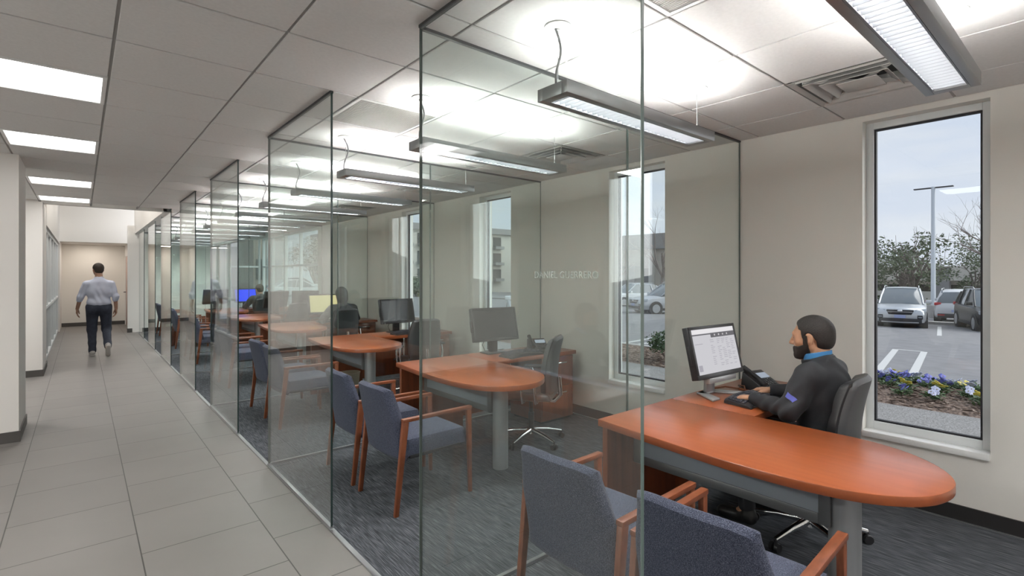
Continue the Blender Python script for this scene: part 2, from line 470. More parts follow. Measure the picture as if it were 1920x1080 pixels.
# local x of the pane is +Y; text seen from the corridor reads toward -Y
lo.rotation_euler = (PI / 2, 0, PI); lo.location = (1.252 - FRONT[0][0], PT / 2 + .0006, 1.547)
# text width normalise
wd = max(v.co.x for v in me.vertices) - min(v.co.x for v in me.vertices)
lo.scale = (.275 / wd,) * 3
# ================================================================ CEILING LIGHTS
FL = 1.27; FW = .185; FZ0, FZ1 = 2.352, 2.409
def make_pendant():
    r = thing('pendant_light', 'x', 'ceiling light', (2.24, .41, 0), 0, 'aluminium pendant lights in the offices')
    f = MB(); h = FL / 2; w = FW / 2; s = .032
    f.box(-h, h, -w, -w + s, FZ0, FZ1).box(-h, h, w - s, w, FZ0, FZ1)
    f.box(-h, -h + .05, -w + s, w - s, FZ0, FZ1).box(h - .05, h, -w + s, w - s, FZ0, FZ1)
    f.build('housing', M['alu'], r, bevel=.002)
    MB().box(-h + .05, h - .05, -w + s, w - s, FZ0 + .034, FZ0 + .037).build('reflector', M['lampdn'], r)
    lv = MB(); n = 30
    for k in range(n):
        x = -h + .07 + (2 * h - .14) * k / (n - 1)
        lv.hexa([(x - .001, -w + s, FZ0 + .003), (x + .001, -w + s, FZ0 + .003), (x + .001, w - s, FZ0 + .003), (x - .001, w - s, FZ0 + .003)],
                [(x - .009, -w + s, FZ0 + .03), (x + .009, -w + s, FZ0 + .03), (x + .009, w - s, FZ0 + .03), (x - .009, w - s, FZ0 + .03)])
    for sy in (-1, 1):
        y = sy * (w - s - .004)
        lv.box(-h + .05, h - .05, y - .003, y + .003, FZ0 + .001, FZ0 + .03)
    lv.build('louver', M['louver'], r)
    for sy in (-1, 1):
        MB().cyl((-h + .07, sy * .036, FZ0 + .048), (h - .07, sy * .036, FZ0 + .048), .0095, n=10).build('lamp_tube', M['lamp'], r)
    op = MB().box(-h + .05, h - .05, -.030, .030, FZ1 - .005, FZ1 - .003)
    op.build('light_shield', M['trim'], r)  # unseen strip added over the tubes to spread light and soften ceiling hot spots
    for x in (-.595, .595):
        MB().lathe([(.062, H - .001), (.062, H - .006), (.05, H - .012), (.012, H - .014), (.012, H - .02)], 24, Matrix.Translation((x, 0, 0))).build('ceiling_canopy', M['trim'], r, smooth=True)
        MB().cyl((x, 0, FZ1 - .01), (x, 0, H - .015), .0016, n=6).build('suspension_cable', M['silver'], r)
    for x in (-.595, .595):
        MB().box(x - .012, x + .012, -w + s, w - s, FZ1 - .003, FZ1 + .001).build('hanger_bar', M['alu_dark'], r)
    pts = []
    for t in np.linspace(0, 1, 14):
        z = H - .013 + (FZ1 - .012 - H + .013) * t
        pts.append((-.612 + .028 * math.sin(t * 3.0) + .018 * math.sin(t * 6.2), .004 * math.sin(t * 5), z))
    MB().tube(pts, .0055, 8).build('power_cord', M['alu_dark'], r, smooth=True)
    return r
pend = make_pendant()
NP = 14
for k in range(-1, NP):
    y = (.41 if k else .445) + 1.2095 * k
    if k == -1: continue
    o, s = divmod(k + 1, 2)
    lab = 'silver louvered pendant light %s in the %s' % ('by the front glass partition' if s else 'nearer the camera', OFF[min(o, 6)])
    if k == 0: lab = 'silver louvered pendant light large at the top right corner over the nearest desk'
    elif k % 2 == 1: lab = 'silver louvered pendant light beside the glass partition, on the far side of the %s' % OFF[(k - 1) // 2]
    else: lab = 'silver louvered pendant light over the near side of the %s' % OFF[k // 2]
    if k == 0: pend.location.y = y; pend['label'] = lab
    else: dup(pend, (2.24, y, 0), 0, lab)

def make_troffer():
    r = thing('recessed_light', 'x', 'ceiling light', (-.185, TROF[0] + .305, 0), 0, 'recessed square lights of the corridor')
    a = .30
    f = MB(); t = .022
    f.box(-a, a, -a, -a + t, H - .004, H + .03).box(-a, a, a - t, a, H - .004, H + .03)
    f.box(-a, -a + t, -a + t, a - t, H - .004, H + .03).box(a - t, a, -a + t, a - t, H - .004, H + .03)
    f.build('light_frame', M['trim'], r, bevel=.002)
    b = a - t
    def curve(u): return H + .004 + .075 * math.sin(PI * u)
    fa = lambda u, v: (-b + 2 * b * u, -b + 2 * b * v, curve(u))
    fb = lambda u, v: (-b + 2 * b * u, -b + 2 * b * v, curve(u) + .004)
    MB().slab(fa, fb, 16, 2).build('reflector', M['basket'], r, smooth=True)
    bz = H + .004
    for s in (-1, 1):
        ec = MB(); ec.prism([(-b + 2 * b * u, curve(u) - .001) for u in np.linspace(0, 1, 17)], s * b - .002, s * b + .002, Matrix(((1, 0, 0, 0), (0, 0, 1, 0), (0, 1, 0, 0), (0, 0, 0, 1))))
        ec.build('end_plate', M['basket'], r)
    mb = MB()
    fa = lambda u, v: (-.12 + .24 * u, -b + .004 + (2 * b - .008) * v, bz + .03 - .022 * math.sin(PI * u))
    fb = lambda u, v: (-.12 + .24 * u, -b + .004 + (2 * b - .008) * v, bz + .034 - .022 * math.sin(PI * u))
    mb.slab(fa, fb, 12, 2)
    mb.build('diffuser', M['troffer'], r, smooth=True)
    return r
trf = make_troffer()
for i, y in enumerate(TROF):
    lab = 'square recessed light in the corridor ceiling, %s' % ['nearest and largest in view', 'second from the camera', 'third from the camera', 'farthest, by the end of the ceiling'][i]
    if i == 0: trf['label'] = lab
    else: dup(trf, (-.185, y + .305, 0), 0, lab)

def make_diffuser():
    r = thing('air_diffuser', 'x', 'air vent', (3.475, .641 + .305, 0), 0, 'square air diffusers in the office ceilings')
    def ring(name, a0, a1, z0, z1, th=.003):
        mb = MB()
        for q in range(4):
            R = Matrix.Rotation(q * PI / 2, 4, 'Z')
            p = [R @ Vector(v) for v in ((-a0, -a0, z0), (a0, -a0, z0), (a1, -a1, z1), (-a1, -a1, z1))]
            up = Vector((0, 0, th))
            mb.hexa(p, [v + up for v in p])
        return mb.build(name, M['diff'], r)
    ring('diffuser_frame', .298, .262, H - .003, H + .012)
    ring('louver', .235, .185, H - .012, H + .03)
    ring('louver', .168, .118, H - .014, H + .028)
    ring('louver', .262, .252, H + .0, H + .1)
    mb = MB(); mb.box(-.1, .1, -.1, .1, H - .012, H - .006); mb.build('center_plate', M['diff'], r, bevel=.002)
    mb = MB()
    for s in (-1, 1):
        R = Matrix.Rotation(s * PI / 4, 4, 'Z')
        mb.box(-.33, .33, -.004, .004, H - .001, H + .02, R)
    mb.build('cross_brace', M['diff'], r)
    MB().box(-.29, .29, -.29, .29, H + .1, H + .104).build('duct_back', M['black'], r)
    return r
M['diff'] = mat('diffuser_enamel', (.50, .49, .47), .5)
dif = make_diffuser()
for k in range(6):
    lab = 'square ceiling air diffuser by the window wall in the %s' % OFF[k]
    if k == 0: dif['label'] = lab
    else: dup(dif, (3.475, .641 + .305 + .6096 * 4 * k, 0), 0, lab)
def make_grille():
    r = thing('return_grille', 'x', 'air vent', (1.645, .641 + .305, 0), 0, 'perforated return grilles in the office ceilings')
    a = .298; t = .02
    f = MB(); f.box(-a, a, -a, -a + t, H - .002, H + .014).box(-a, a, a - t, a, H - .002, H + .014).box(-a, -a + t, -a + t, a - t, H - .002, H + .014).box(a - t, a, -a + t, a - t, H - .002, H + .014)
    f.build('grille_frame', M['trim'], r)
    g = MB(); n = 46
    for k in range(n):
        u = -a + t + (2 * a - 2 * t) * (k + .5) / n
        g.box(u - .0038, u + .0038, -a + t, a - t, H + .002, H + .006)
        if k % 2 == 0: g.box(-a + t, a - t, u - .003, u + .003, H + .0065, H + .009)
    g.build('grille', M['diff'], r)
    MB().box(-a + t, a - t, -a + t, a - t, H + .08, H + .084).build('duct_back', M['black'], r)
    return r
gri = make_grille()
for k in range(6):
    lab = 'fine meshed return air grille in the ceiling of the %s' % OFF[k]
    if k == 0: gri['label'] = lab
    else: dup(gri, (1.645, .641 + .305 + .6096 * 4 * k, 0), 0, lab)

# ================================================================ GUEST CHAIRS
def make_guest():
    r = thing('guest_chair', 'x', 'chair', (1.83, .81, 0), 0, 'blue guest chairs facing the desks')
    # side frames: x forward. rear leg leans, front leg upright
    hw = .262; t = .0135
    for s in (-1, 1):
        y = s * hw
        l = MB()
        l.hexa([(-.315, y - t, .004), (-.287, y - t, .004), (-.287, y + t, .004), (-.315, y + t, .004)],
               [(-.258, y - t, .60), (-.212, y - t, .60), (-.212, y + t, .60), (-.258, y + t, .60)])
        l.build('rear_leg', M['chairwood'], r, bevel=.004)
        l = MB()
        l.hexa([(.276, y - t * .8, .004), (.302, y - t * .8, .004), (.302, y + t * .8, .004), (.276, y + t * .8, .004)],
               [(.254, y - t, .60), (.294, y - t, .60), (.294, y + t, .60), (.254, y + t, .60)])
        l.build('front_leg', M['chairwood'], r, bevel=.004)
        MB().box(-.258, .296, y - .018, y + .018, .598, .622).build('armrest', M['chairwood'], r, bevel=.005)
    st = MB()
    st.box(-.19, .22, -hw + t, hw - t, .345, .367); st.build('seat_rail', M['black'], r, bevel=.004)
    def top(u, v):
        y = (v - .5) * .486; x = -.215 + .50 * u
        e = min(u, 1 - u, v * .97, (1 - v) * .97); ed = 1 - max(0, 1 - e / .09) ** 2
        return (x, y, .405 + .065 * ed ** .5 + .012 * math.sin(PI * v) * math.sin(PI * u))
    def bot(u, v):
        y = (v - .5) * .486; x = -.215 + .50 * u
        return (x, y, .362)
    MB().slab(top, bot, 20, 20).build('seat_cushion', M['fabric'], r, smooth=True)
    # back: u across, v up; leans back, wraps round the sitter
    def bk(off):
        def f(u, v):
            z = .335 + .49 * v
            q_ = min(1, max(0, (v - .5) / .5)); w = .247 - .042 * q_ * q_ * (3 - 2 * q_)
            y = (u - .5) * 2 * w
            c = -.220 - .100 * v ** 1.4 - .030 * (1 - ((u - .5) * 2) ** 2)
            e = min(u, 1 - u) * .49; e2 = (1 - v) * .475; e3 = v * .475
            rr = .036
            q = 1
            for k in (e, e2, e3):
                if k < rr: q = min(q, math.sqrt(max(0, 1 - (1 - k / rr) ** 2)))
            x = c + off * (.12 + .88 * q)
            # slightly arched top, rounded corners
            z -= .018 * ((u - .5) * 2) ** 4 * v ** 3
            return (x, y, z)
        return f
    MB().slab(bk(.040), bk(-.034), 28, 28).build('backrest', M['fabric'], r, smooth=True)
    return r
gch = make_guest()
gy = [(.80, 1.46)] * NOFF
first = True
jit = random.Random(3)
for k in range(NOFF):
    for q, yy in enumerate((.81, 1.45)):
        where = 'nearer of its pair' if q == 0 else 'farther of its pair'
        lab = 'blue guest chair with timber arms in the %s, %s' % (OFF[k], where)
        rz = [(.05, .03), (.02, -.02), (.0, .05), (.05, 0), (-.04, .02), (0, 0), (.03, .02)][k][q]
        loc = (1.835 + (0 if k < 2 else jit.uniform(-.03, .03)), yy + P * k, 0)
        if k == 0: loc = (1.81, yy + (.07 if q == 0 else .03), 0)
        if first: gch.location = loc; gch.rotation_euler.z = rz; gch['label'] = lab; first = False
        else: dup(gch, loc, rz, lab)

# ================================================================ DESKS
def desk_outline():
    pts = [(2.235, 1.885), (2.195, 1.5), (2.165, 1.15), (2.165, .95), (2.18, .80), (2.22, .64), (2.29, .52), (2.39, .435), (2.52, .395), (2.64, .40),
           (2.76, .455), (2.86, .545), (2.93, .66), (2.965, .80), (2.97, 1.0), (2.97, 1.885)]
    # smooth the curve between the straight ends (Catmull-Rom)
    out = [pts[0]]
    for i in range(1, len(pts) - 2):
        p0, p1, p2, p3 = [np.array(pts[j]) for j in (i - 1, i, i + 1, i + 2)]
        for t in (0, .25, .5, .75):
            out.append(tuple(.5 * ((2 * p1) + (-p0 + p2) * t + (2 * p0 - 5 * p1 + 4 * p2 - p3) * t * t + (-p0 + 3 * p1 - 3 * p2 + p3) * t ** 3)))
    out += [pts[-2], pts[-1]]
    return [(x, y - 1.2) for x, y in out]
def make_desk():
    r = thing('desk', 'x', 'desk', (0, 1.2, 0), 0, 'rounded peninsula desks')
    MB().prism(desk_outline(), .70, .74).build('desktop', M['desk'], r, bevel=.004)
    MB().box(2.27, 2.965, 1.845 - 1.2, 1.88 - 1.2, .004, .699).build('end_panel', M['deskv'], r, bevel=.003)
    c = MB().lathe([(.063, .004), (.063, .69), (.085, .692), (.085, .699)], 32, Matrix.Translation((2.58, .765 - 1.2, 0)))
    c.build('support_column', M['silver'], r, smooth=True)
    f = MB(); x0, x1 = 2.508, 2.528; a, b = .80 - 1.2, 1.842 - 1.2; z0, z1 = .445, .699; w = .048
    f.box(x0, x1, a, a + w, z0, z1).box(x0, x1, b - w, b, z0, z1).box(x0, x1, a + w, b - w, z0, z0 + w).box(x0, x1, a + w, b - w, z1 - .03, z1)
    f.build('modesty_frame', M['alu_dark'], r, bevel=.003)
    MB().box(x0 + .006, x1 - .006, a + w, b - w, z0 + w, z1 - .03).build('modesty_panel', M['frost'], r)
    return r
def make_return():
    r = thing('side_desk', 'x', 'desk', (0, 1.2, 0), 0, 'side desks along the partitions')
    MB().box(2.972, 4.10, 1.335 - 1.2, 1.885 - 1.2, .70, .74).build('desktop', M['desk_x'], r, bevel=.004)
    MB().box(2.972, 3.60, 1.855 - 1.2, 1.875 - 1.2, .12, .699).build('back_panel', M['deskv'], r, bevel=.002)
    return r
M['desk_x'] = wood('cherry_laminate_side', (.23, .057, .0175), (.265, .067, .021), (.30, .078, .0255), .30, (.6, 7, 5), 4, .25)
def make_pedestal():
    r = thing('drawer_pedestal', 'x', 'cabinet', (0, 1.2, 0), 0, 'drawer pedestals under the side desks')
    MB().box(3.62, 4.085, 1.385 - 1.2, 1.87 - 1.2, .03, .699).build('body', M['deskv'], r, bevel=.002)
    MB().box(3.65, 4.06, 1.40 - 1.2, 1.85 - 1.2, .004, .03).build('plinth', M['black'], r)
    for z0, z1 in ((.04, .375), (.382, .688)):
        dr = MB().box(3.628, 4.078, 1.365 - 1.2, 1.384 - 1.2, z0, z1).build('drawer', M['deskv'], r, bevel=.002)
        h = MB(); zc = z1 - .06
        for x in (3.79, 3.93): h.cyl((x, 1.366 - 1.2, zc), (x, 1.338 - 1.2, zc), .005, n=8)
        h.box(3.77, 3.95, 1.33 - 1.2, 1.34 - 1.2, zc - .006, zc + .006)
        h.build('handle', M['chrome'], dr, bevel=.002)
    return r
dk, rt, pd = make_desk(), make_return(), make_pedestal()
for k in range(6):
    y = 1.2 + P * k
    for src, word in ((dk, 'cherry wood desk with rounded end and grey column leg'), (rt, 'cherry wood side desk along the glass partition'), (pd, 'two drawer cherry pedestal with bar handles by the window wall')):
        lab = '%s in the %s' % (word, OFF[k])
        if k == 0: src['label'] = lab
        else: dup(src, (0, y, 0), 0, lab)

# ================================================================ OFFICE CHAIRS (front = +y)
def make_task():
    r = thing('office_chair', 'x', 'office chair', (0, 0, 0), 0, 'black leather office chairs')
    b = MB()
    b.cyl((0, 0, .085), (0, 0, .13), .04, .032, 16)
    for k in range(5):
        a = 2 * PI * k / 5 + .3
        d = Vector((math.cos(a), math.sin(a), 0))
        b.tube([d * .02 + Vector((0, 0, .115)), d * .17 + Vector((0, 0, .10)), d * .31 + Vector((0, 0, .072))], [.024, .019, .013], 10)
    b.build('star_base', M['chrome'], r, smooth=True)
    for k in range(5):
        a = 2 * PI * k / 5 + .3
        c = Vector((math.cos(a) * .31, math.sin(a) * .31, .031)); t = Vector((-math.sin(a), math.cos(a), 0))
        w = MB()
        for s in (-1, 1): w.cyl(c + t * s * .008, c + t * s * .026, .027, .024, 16)
        w.cyl(c + Vector((0, 0, 0)), c + Vector((0, 0, .045)), .008, n=8)
        w.build('caster', M['black'], r, smooth=True)
    MB().cyl((0, 0, .13), (0, 0, .28), .027, n=16).cyl((0, 0, .28), (0, 0, .40), .018, n=16).build('gas_lift', M['black'], r, smooth=True)
    MB().box(-.09, .09, -.13, .11, .395, .43).build('tilt_mechanism', M['black'], r, bevel=.008)
    def st(u, v):
        x = (u - .5) * .50; y = -.225 + .47 * v
        e = min(u, 1 - u, v, 1 - v); q = math.sqrt(max(0, 1 - max(0, 1 - e / .12) ** 2))
        return (x, y, .445 + .055 * q - .012 * math.cos((u - .5) * 2 * PI) * .5 - (.02 * max(0, v - .8) / .2))
    def sb(u, v):
        e = min(u, 1 - u, v, 1 - v); q = math.sqrt(max(0, 1 - max(0, 1 - e / .12) ** 2))
        return ((u - .5) * .50, -.225 + .47 * v, .445 - .013 * q)
    MB().slab(st, sb, 24, 24).build('seat', M['leather'], r, smooth=True)
    def back(off, sc=1):
        def f(u, v):
            z = .47 + .53 * v
            w = (.235 - .045 * max(0, v - .55) / .45 - .03 * (1 - v) ** 2) * sc
            x = (u - .5) * 2 * w
            c = (u - .5) * 2
            y = -.215 - .07 * v + .05 * math.sin(v * PI * .9) * .6 + .045 * c * c
            e = min(u, 1 - u); e2 = min(v, 1 - v); q = 1
            if e < .08: q = min(q, math.sqrt(max(0, 1 - (1 - e / .08) ** 2)))
            if e2 < .07: q = min(q, math.sqrt(max(0, 1 - (1 - e2 / .07) ** 2)))
            z -= .03 * c ** 4 * v ** 4
            pad = 0
            if off > 0: pad = .008 * abs(math.sin(v * PI * 3)) * q
            return (x, y + off * (.15 + .85 * q) + pad, z)
        return f
    MB().slab(back(.045), back(-.012), 24, 30).build('backrest', M['leather'], r, smooth=True)
    MB().slab(back(-.0125, .97), back(-.032, .97), 20, 24).build('back_shell', M['grey_plastic'], r, smooth=True)
    MB().tube([(0, -.08, .41), (0, -.22, .40), (0, -.275, .46), (0, -.262, .62)], [.022, .022, .022, .02], 10).build('back_support', M['chrome'], r, smooth=True)
    for s in (-1, 1):
        MB().tube([(s * .2, .02, .425), (s * .285, .02, .43), (s * .295, .03, .54), (s * .285, .06, .645)], .014, 10).tube([(s * .2, -.1, .425), (s * .285, -.1, .43), (s * .295, -.09, .54), (s * .285, -.08, .645)], .014, 10).build('arm_post', M['chrome'], r, smooth=True)
        MB().box(s * .285 - .028, s * .285 + .028, -.14, .13, .645, .672).build('arm_pad', M['black'], r, bevel=.01)
    return r
tch = make_task()
CH = [(3.27, 1.15, .10), (3.20, 3.50, .62), (3.36, 5.85, -.1), (3.35, 8.40, 0), (3.3, 10.75, .1), (3.27, 13.17, .1)]
CL = ['black leather office chair the bearded person sits on in the nearest office', 'empty black high back office chair turned sideways at the desk of the second office',
      'empty grey backed office chair at the side desk in the third office', 'office chair under the person in dark clothes in the fourth office',
      'empty office chair seen through many panes in the fifth office', 'office chair under the person in a black jacket in the sixth office']
for k, (x, y, a) in enumerate(CH):
    if k == 0: tch.location = (x, y, 0); tch.rotation_euler.z = a; tch['label'] = CL[0]
    else: dup(tch, (x, y, 0), a, CL[k])
# ================================================================ DESK EQUIPMENT
DT = .7405
def make_monitor(scr, foot='vee', body=None):
    """origin on the desk under the stand; screen faces -y"""
    r = thing('monitor', 'x', 'monitor', (0, 0, 0), 0, None)
    body = body or M['black']
    W, Hh = .545, .345; tilt = math.radians(13)
    T = Matrix.Translation((0, -.035, .135)) @ Matrix.Rotation(-tilt, 4, 'X')
    b = MB(); t = .02
    b.box(-W / 2, W / 2, .006, .05, 0, Hh, T)
    b.build('monitor_case', body, r, bevel=.004)
    f = MB()
    f.box(-W / 2, W / 2, -.004, .006, 0, .03, T).box(-W / 2, W / 2, -.004, .006, Hh - t, Hh, T).box(-W / 2, -W / 2 + t, -.004, .006, .03, Hh - t, T).box(W / 2 - t, W / 2, -.004, .006, .03, Hh - t, T)
    f.build('bezel', body, r, bevel=.002)
    s = MB().box(-W / 2 + t, W / 2 - t, -.001, .0055, .03, Hh - t, T).build('screen', scr, r)
    v = MB().box(-W / 2 - .012, -W / 2, .012, .04, .10, .22, T).build('side_ports', body, r, bevel=.003)
    if foot == 'vee':
        st = MB()
        st.hexa([(-.05, .05, .012), (.05, .05, .012), (.05, .075, .012), (-.05, .075, .012)], [(-.05, .045, .24), (.05, .045, .24), (.05, .06, .24), (-.05, .06, .24)])
        st.box(-.16, .16, -.045, .0, .10, .135)
        st.build('stand', M['silver'], r, bevel=.003)
        ft = MB()
        for sx in (-1, 1):
            ft.prism([(sx * .02, .10), (sx * .09, .10), (sx * .20, -.09), (sx * .115, -.09)], 0, .013)
        ft.box(-.09, .09, .05, .10, 0, .013)
        ft.build('stand_foot', M['silver'], r, bevel=.003)
    else:
        st = MB().box(-.045, .045, .03, .075, .01, .26).build('stand', body, r, bevel=.004)
        MB().box(-.13, .13, -.06, .11, 0, .012).build('stand_foot', body, r, bevel=.005)
        cb = MB()
        for q in range(3):
            cb.tube([(-.08 + .07 * q, .07, .16), (-.10 + .09 * q, .10, .08), (-.05 + .07 * q, .13, .01), (.1 + .05 * q, .15, .006)], .004, 6)
        cb.build('cable', M['black'], r, smooth=True)
    return r, T, W, Hh
scr_on = emis('screen_page', (.93, .92, .97), .42)
ink = emis('screen_toolbar', (.40, .39, .42), .25)
ink2 = emis('screen_text', (.72, .70, .78), .36)
ink3 = emis('screen_white', (1, .98, 1), .52)
mon0, T, W, Hh = make_monitor(scr_on)
mon0.location = (3.30, 1.735, DT); mon0.rotation_euler.z = -.06
tag(mon0, 'black monitor with a lit pale page and silver stand, facing the bearded person', 'monitor', 'monitors on the side desks')
def ui(m, rects, name):
    mb = MB()
    for x0, x1, z0, z1 in rects: mb.box(x0, x1, -.0022, -.0012, z0, z1, T)
    mb.build(name, m, mon0)
ui(ink3, [(-.25, .25, .295, .322)], 'page_header')
ui(ink, [(-.04, .25, .262, .293), (-.25, -.04, .284, .292)], 'toolbar')
rr = random.Random(5)
rows = []
for i in range(15):
    z = .245 - i * .0125
    for x in (-.06, .02, .075, .13, .185):
        if rr.random() < .8: rows.append((x, x + rr.uniform(.02, .045), z, z + .0035))
rows += [(-.24, -.20, .05, .09), (-.235, -.15, .225, .229)]
ui(ink2, rows, 'page_text')
ui(ink3, [(.0 + .05 * i, .015 + .05 * i, .272, .284) for i in range(4)], 'toolbar_icons')
M['scr_off'] = mat('dark_screen', (.022, .024, .026), .22, spec=.5)
mon1, *_ = make_monitor(M['scr_off'], 'square')
tag(mon1, 'black monitor with a dark screen on the side desk of the second office', 'monitor', 'monitors on the side desks')
mon1.location = (3.30, 1.735 + P, DT); mon1.rotation_euler.z = -.1
def mon_copy(k, x, y, rz, label, scr=None):
    o = dup(mon1, (x, y, DT), rz, label, 'monitors on the side desks')
    if scr:
        for c in kids(o):
            if c.name.startswith('screen'):
                c.data = c.data.copy(); c.data.materials.clear(); c.data.materials.append(scr)
    return o
mon_copy(2, 3.44, 1.72 + 2 * P, .1, 'black monitor with a dark screen at the window end of the third office')
mon_copy(3, 3.28, 1.72 + 3 * P, 0, 'monitor with a pale yellow screen beside the person in dark clothes', emis('screen_yellow', (1, .86, .42), .5))
mon_copy(4, 3.12, 1.72 + 4 * P, PI + .35, 'grey backed monitor turned away on the side desk of the fifth office')
mon_copy(4, 3.72, 1.66 + 4 * P, PI - .2, 'second grey monitor by the window in the fifth office')
mon_copy(5, 3.1, 1.70 + 5 * P, .25, 'monitor with a bright blue screen left of the person in a black jacket', emis('screen_blue', (.05, .09, 1), .9))
mon_copy(5, 2.42, 1.62 + 5 * P, PI + .2, 'grey backed monitor at the corridor end of the desk in the sixth office')

def make_keyboard():
    r = thing('keyboard', 'x', 'keyboard', (0, 0, 0), 0, None)
    W, D = .47, .19
    def kz(x, y): return .018 + .016 * (1 - (2 * x / W) ** 2) + .012 * (y + D / 2) / D
    def ky(x, y): return y + .035 * (2 * x / W) ** 2 * -1
    top = lambda u, v: ((u - .5) * W, ky((u - .5) * W, (v - .5) * D), kz((u - .5) * W, (v - .5) * D) - .006 * (max(0, abs(u - .5) - .47) + max(0, abs(v - .5) - .46)) / .03)
    bot = lambda u, v: ((u - .5) * W, ky((u - .5) * W, (v - .5) * D), .001)
    MB().slab(top, bot, 24, 8).build('keyboard_body', M['black'], r, smooth=True)
    km = MB()
    for row in range(5):
        for c in range(19):
            x = -.215 + .0235 * c; y = .06 - .024 * row
            if row == 4 and 5 <= c <= 9: continue
            z = kz(x, y); yy = ky(x, y)
            km.box(x - .0095, x + .0095, yy - .0095, yy + .0095, z - .002, z + .006)
    x = -.215 + .0235 * 7; km.box(x - .055, x + .055, ky(x, -.036) - .0095, ky(x, -.036) + .0095, kz(x, -.036) - .002, kz(x, -.036) + .006)
    km.build('keys', M['keys'], r, bevel=.0015, seg=1)
    return r
M['keys'] = mat('keycaps', (.035, .037, .05), .45)
kb = make_keyboard(); kb.location = (3.345, 1.50, DT); kb.rotation_euler.z = -.16
tag(kb, 'black curved keyboard under the hands of the bearded person', 'keyboard', 'keyboards on the side desks')
for k, x, y, rz, w in ((1, 3.40, 1.46, .05, 'in front of the dark monitor in the second office'), (2, 3.45, 1.46, 0, 'below the dark monitor of the third office'), (3, 3.3, 1.46, 0, 'in front of the pale yellow screen'), (4, 3.3, 1.46, .2, 'on the side desk of the fifth office')):
    dup(kb, (x, y + P * k, DT), rz, 'black keyboard ' + w)

def make_phone():
    r = thing('desk_phone', 'x', 'phone', (0, 0, 0), 0, None)
    a = math.radians(28)
    T = Matrix.Translation((0, -.09, .012)) @ Matrix.Rotation(a, 4, 'X')
    b = MB(); b.hexa([(-.10, -.10, 0), (.10, -.10, 0), (.10, .10, 0), (-.10, .10, 0)], [(-.10, -.095, .022), (.10, -.095, .022), (.10, .085, .118), (-.10, .085, .118)])
    b.build('phone_base', M['black'], r, bevel=.005)
    h = MB(); h.tube([(-.075, -.085, .05), (-.075, -.03, .085), (-.075, .05, .125), (-.075, .095, .14)], [.022, .016, .016, .022], 10)
    h.build('handset', M['black'], r, smooth=True)
    MB().box(-.025, .085, .115, .165, .012, .018, T).build('phone_display', M['phone_lcd'], r)
    k = MB()
    for i in range(4):
        for j in range(5): k.box(-.022 + .026 * i, -.004 + .026 * i, .025 + .017 * j, .036 + .017 * j, .011, .017, T)
    k.build('buttons', M['grey_plastic'], r)
    co = MB(); co.tube([(-.09, -.09, .03), (-.13, -.12, .01), (-.12, -.02, .008), (-.13, .08, .008), (-.09, .12, .01)], .004, 6); co.build('handset_cord', M['black'], r, smooth=True)
    return r
M['phone_lcd'] = emis('phone_lcd', (.75, .85, 1), .3)
ph = make_phone(); ph.location = (3.72, 1.62, DT); ph.rotation_euler.z = -.25
tag(ph, 'black desk phone right of the lit monitor in the nearest office', 'phone', 'desk phones')
for k, x, y, rz in ((1, 3.78, 1.60, -.45), (2, 3.78, 1.62, -.4), (4, 3.85, 1.55, -.3)):
    dup(ph, (x, y + P * k, DT), rz, 'black desk phone with lit display on the side desk of the %s' % OFF[k])
mo = thing('computer_mouse', 'dark computer mouse right of the keyboard in the second office', 'computer mouse', (3.72, 1.46 + P, DT))
MB().sphere((0, 0, .012), (.03, .055, .02)).build('mouse_body', M['black'], mo, smooth=True)
MB().cyl((0, .02, .028), (0, .03, .030), .006, n=10).build('scroll_wheel', M['grey_plastic'], mo)
cb = MB().tube([(3.45, 1.84, DT + .005), (3.5, 1.78, DT + .02), (3.58, 1.72, DT + .005), (3.55, 1.66, DT + .012), (3.62, 1.70, DT + .02), (3.68, 1.77, DT + .006)], .006, 8)
tag(cb.build('cable', mat('brown_cable', (.20, .07, .03), .5), smooth=True), 'brown cable coiled between the lit monitor stand and desk phone', 'cable')
bin_ = thing('waste_bin', 'small tan waste bin under the desk of the third office', 'bin', (2.62, 1.45 + 2 * P, .004))
MB().lathe([(.10, 0), (.125, .30), (.13, .30), (.13, .31), (.118, .31), (.095, .01)], 20).build('bin_body', mat('tan_plastic', (.45, .40, .30), .5), bin_, smooth=True)
# ================================================================ PEOPLE (distance-field modelling)
def V3(p): return np.array(p, dtype=np.float32)
def d_cone(p, a, b, ra, rb):
    a = V3(a); b = V3(b); ab = b - a
    q = [p[i] - a[i] for i in range(3)]
    t = np.clip((q[0] * ab[0] + q[1] * ab[1] + q[2] * ab[2]) / max(1e-9, float(ab @ ab)), 0, 1)
    return np.sqrt((q[0] - t * ab[0]) ** 2 + (q[1] - t * ab[1]) ** 2 + (q[2] - t * ab[2]) ** 2) - (ra + (rb - ra) * t)
def d_ell(p, c, r, R=None):
    q = [p[i] - c[i] for i in range(3)]
    if R is not None: q = [R[i][0] * q[0] + R[i][1] * q[1] + R[i][2] * q[2] for i in range(3)]
    k0 = np.sqrt((q[0] / r[0]) ** 2 + (q[1] / r[1]) ** 2 + (q[2] / r[2]) ** 2)
    k1 = np.sqrt((q[0] / r[0] ** 2) ** 2 + (q[1] / r[1] ** 2) ** 2 + (q[2] / r[2] ** 2) ** 2)
    return k0 * (k0 - 1) / np.maximum(k1, 1e-6)
def smin(a, b, k):
    h = np.maximum(k - np.abs(a - b), 0) / k
    return np.minimum(a, b) - h * h * k * .25
def smax(a, b, k): return -smin(-a, -b, k)
def blend(p, prims, k):
    d = None
    for q in prims:
        e = d_cone(p, *q[1:]) if q[0] == 'c' else d_ell(p, *q[1:])
        d = e if d is None else smin(d, e, k)
    return d

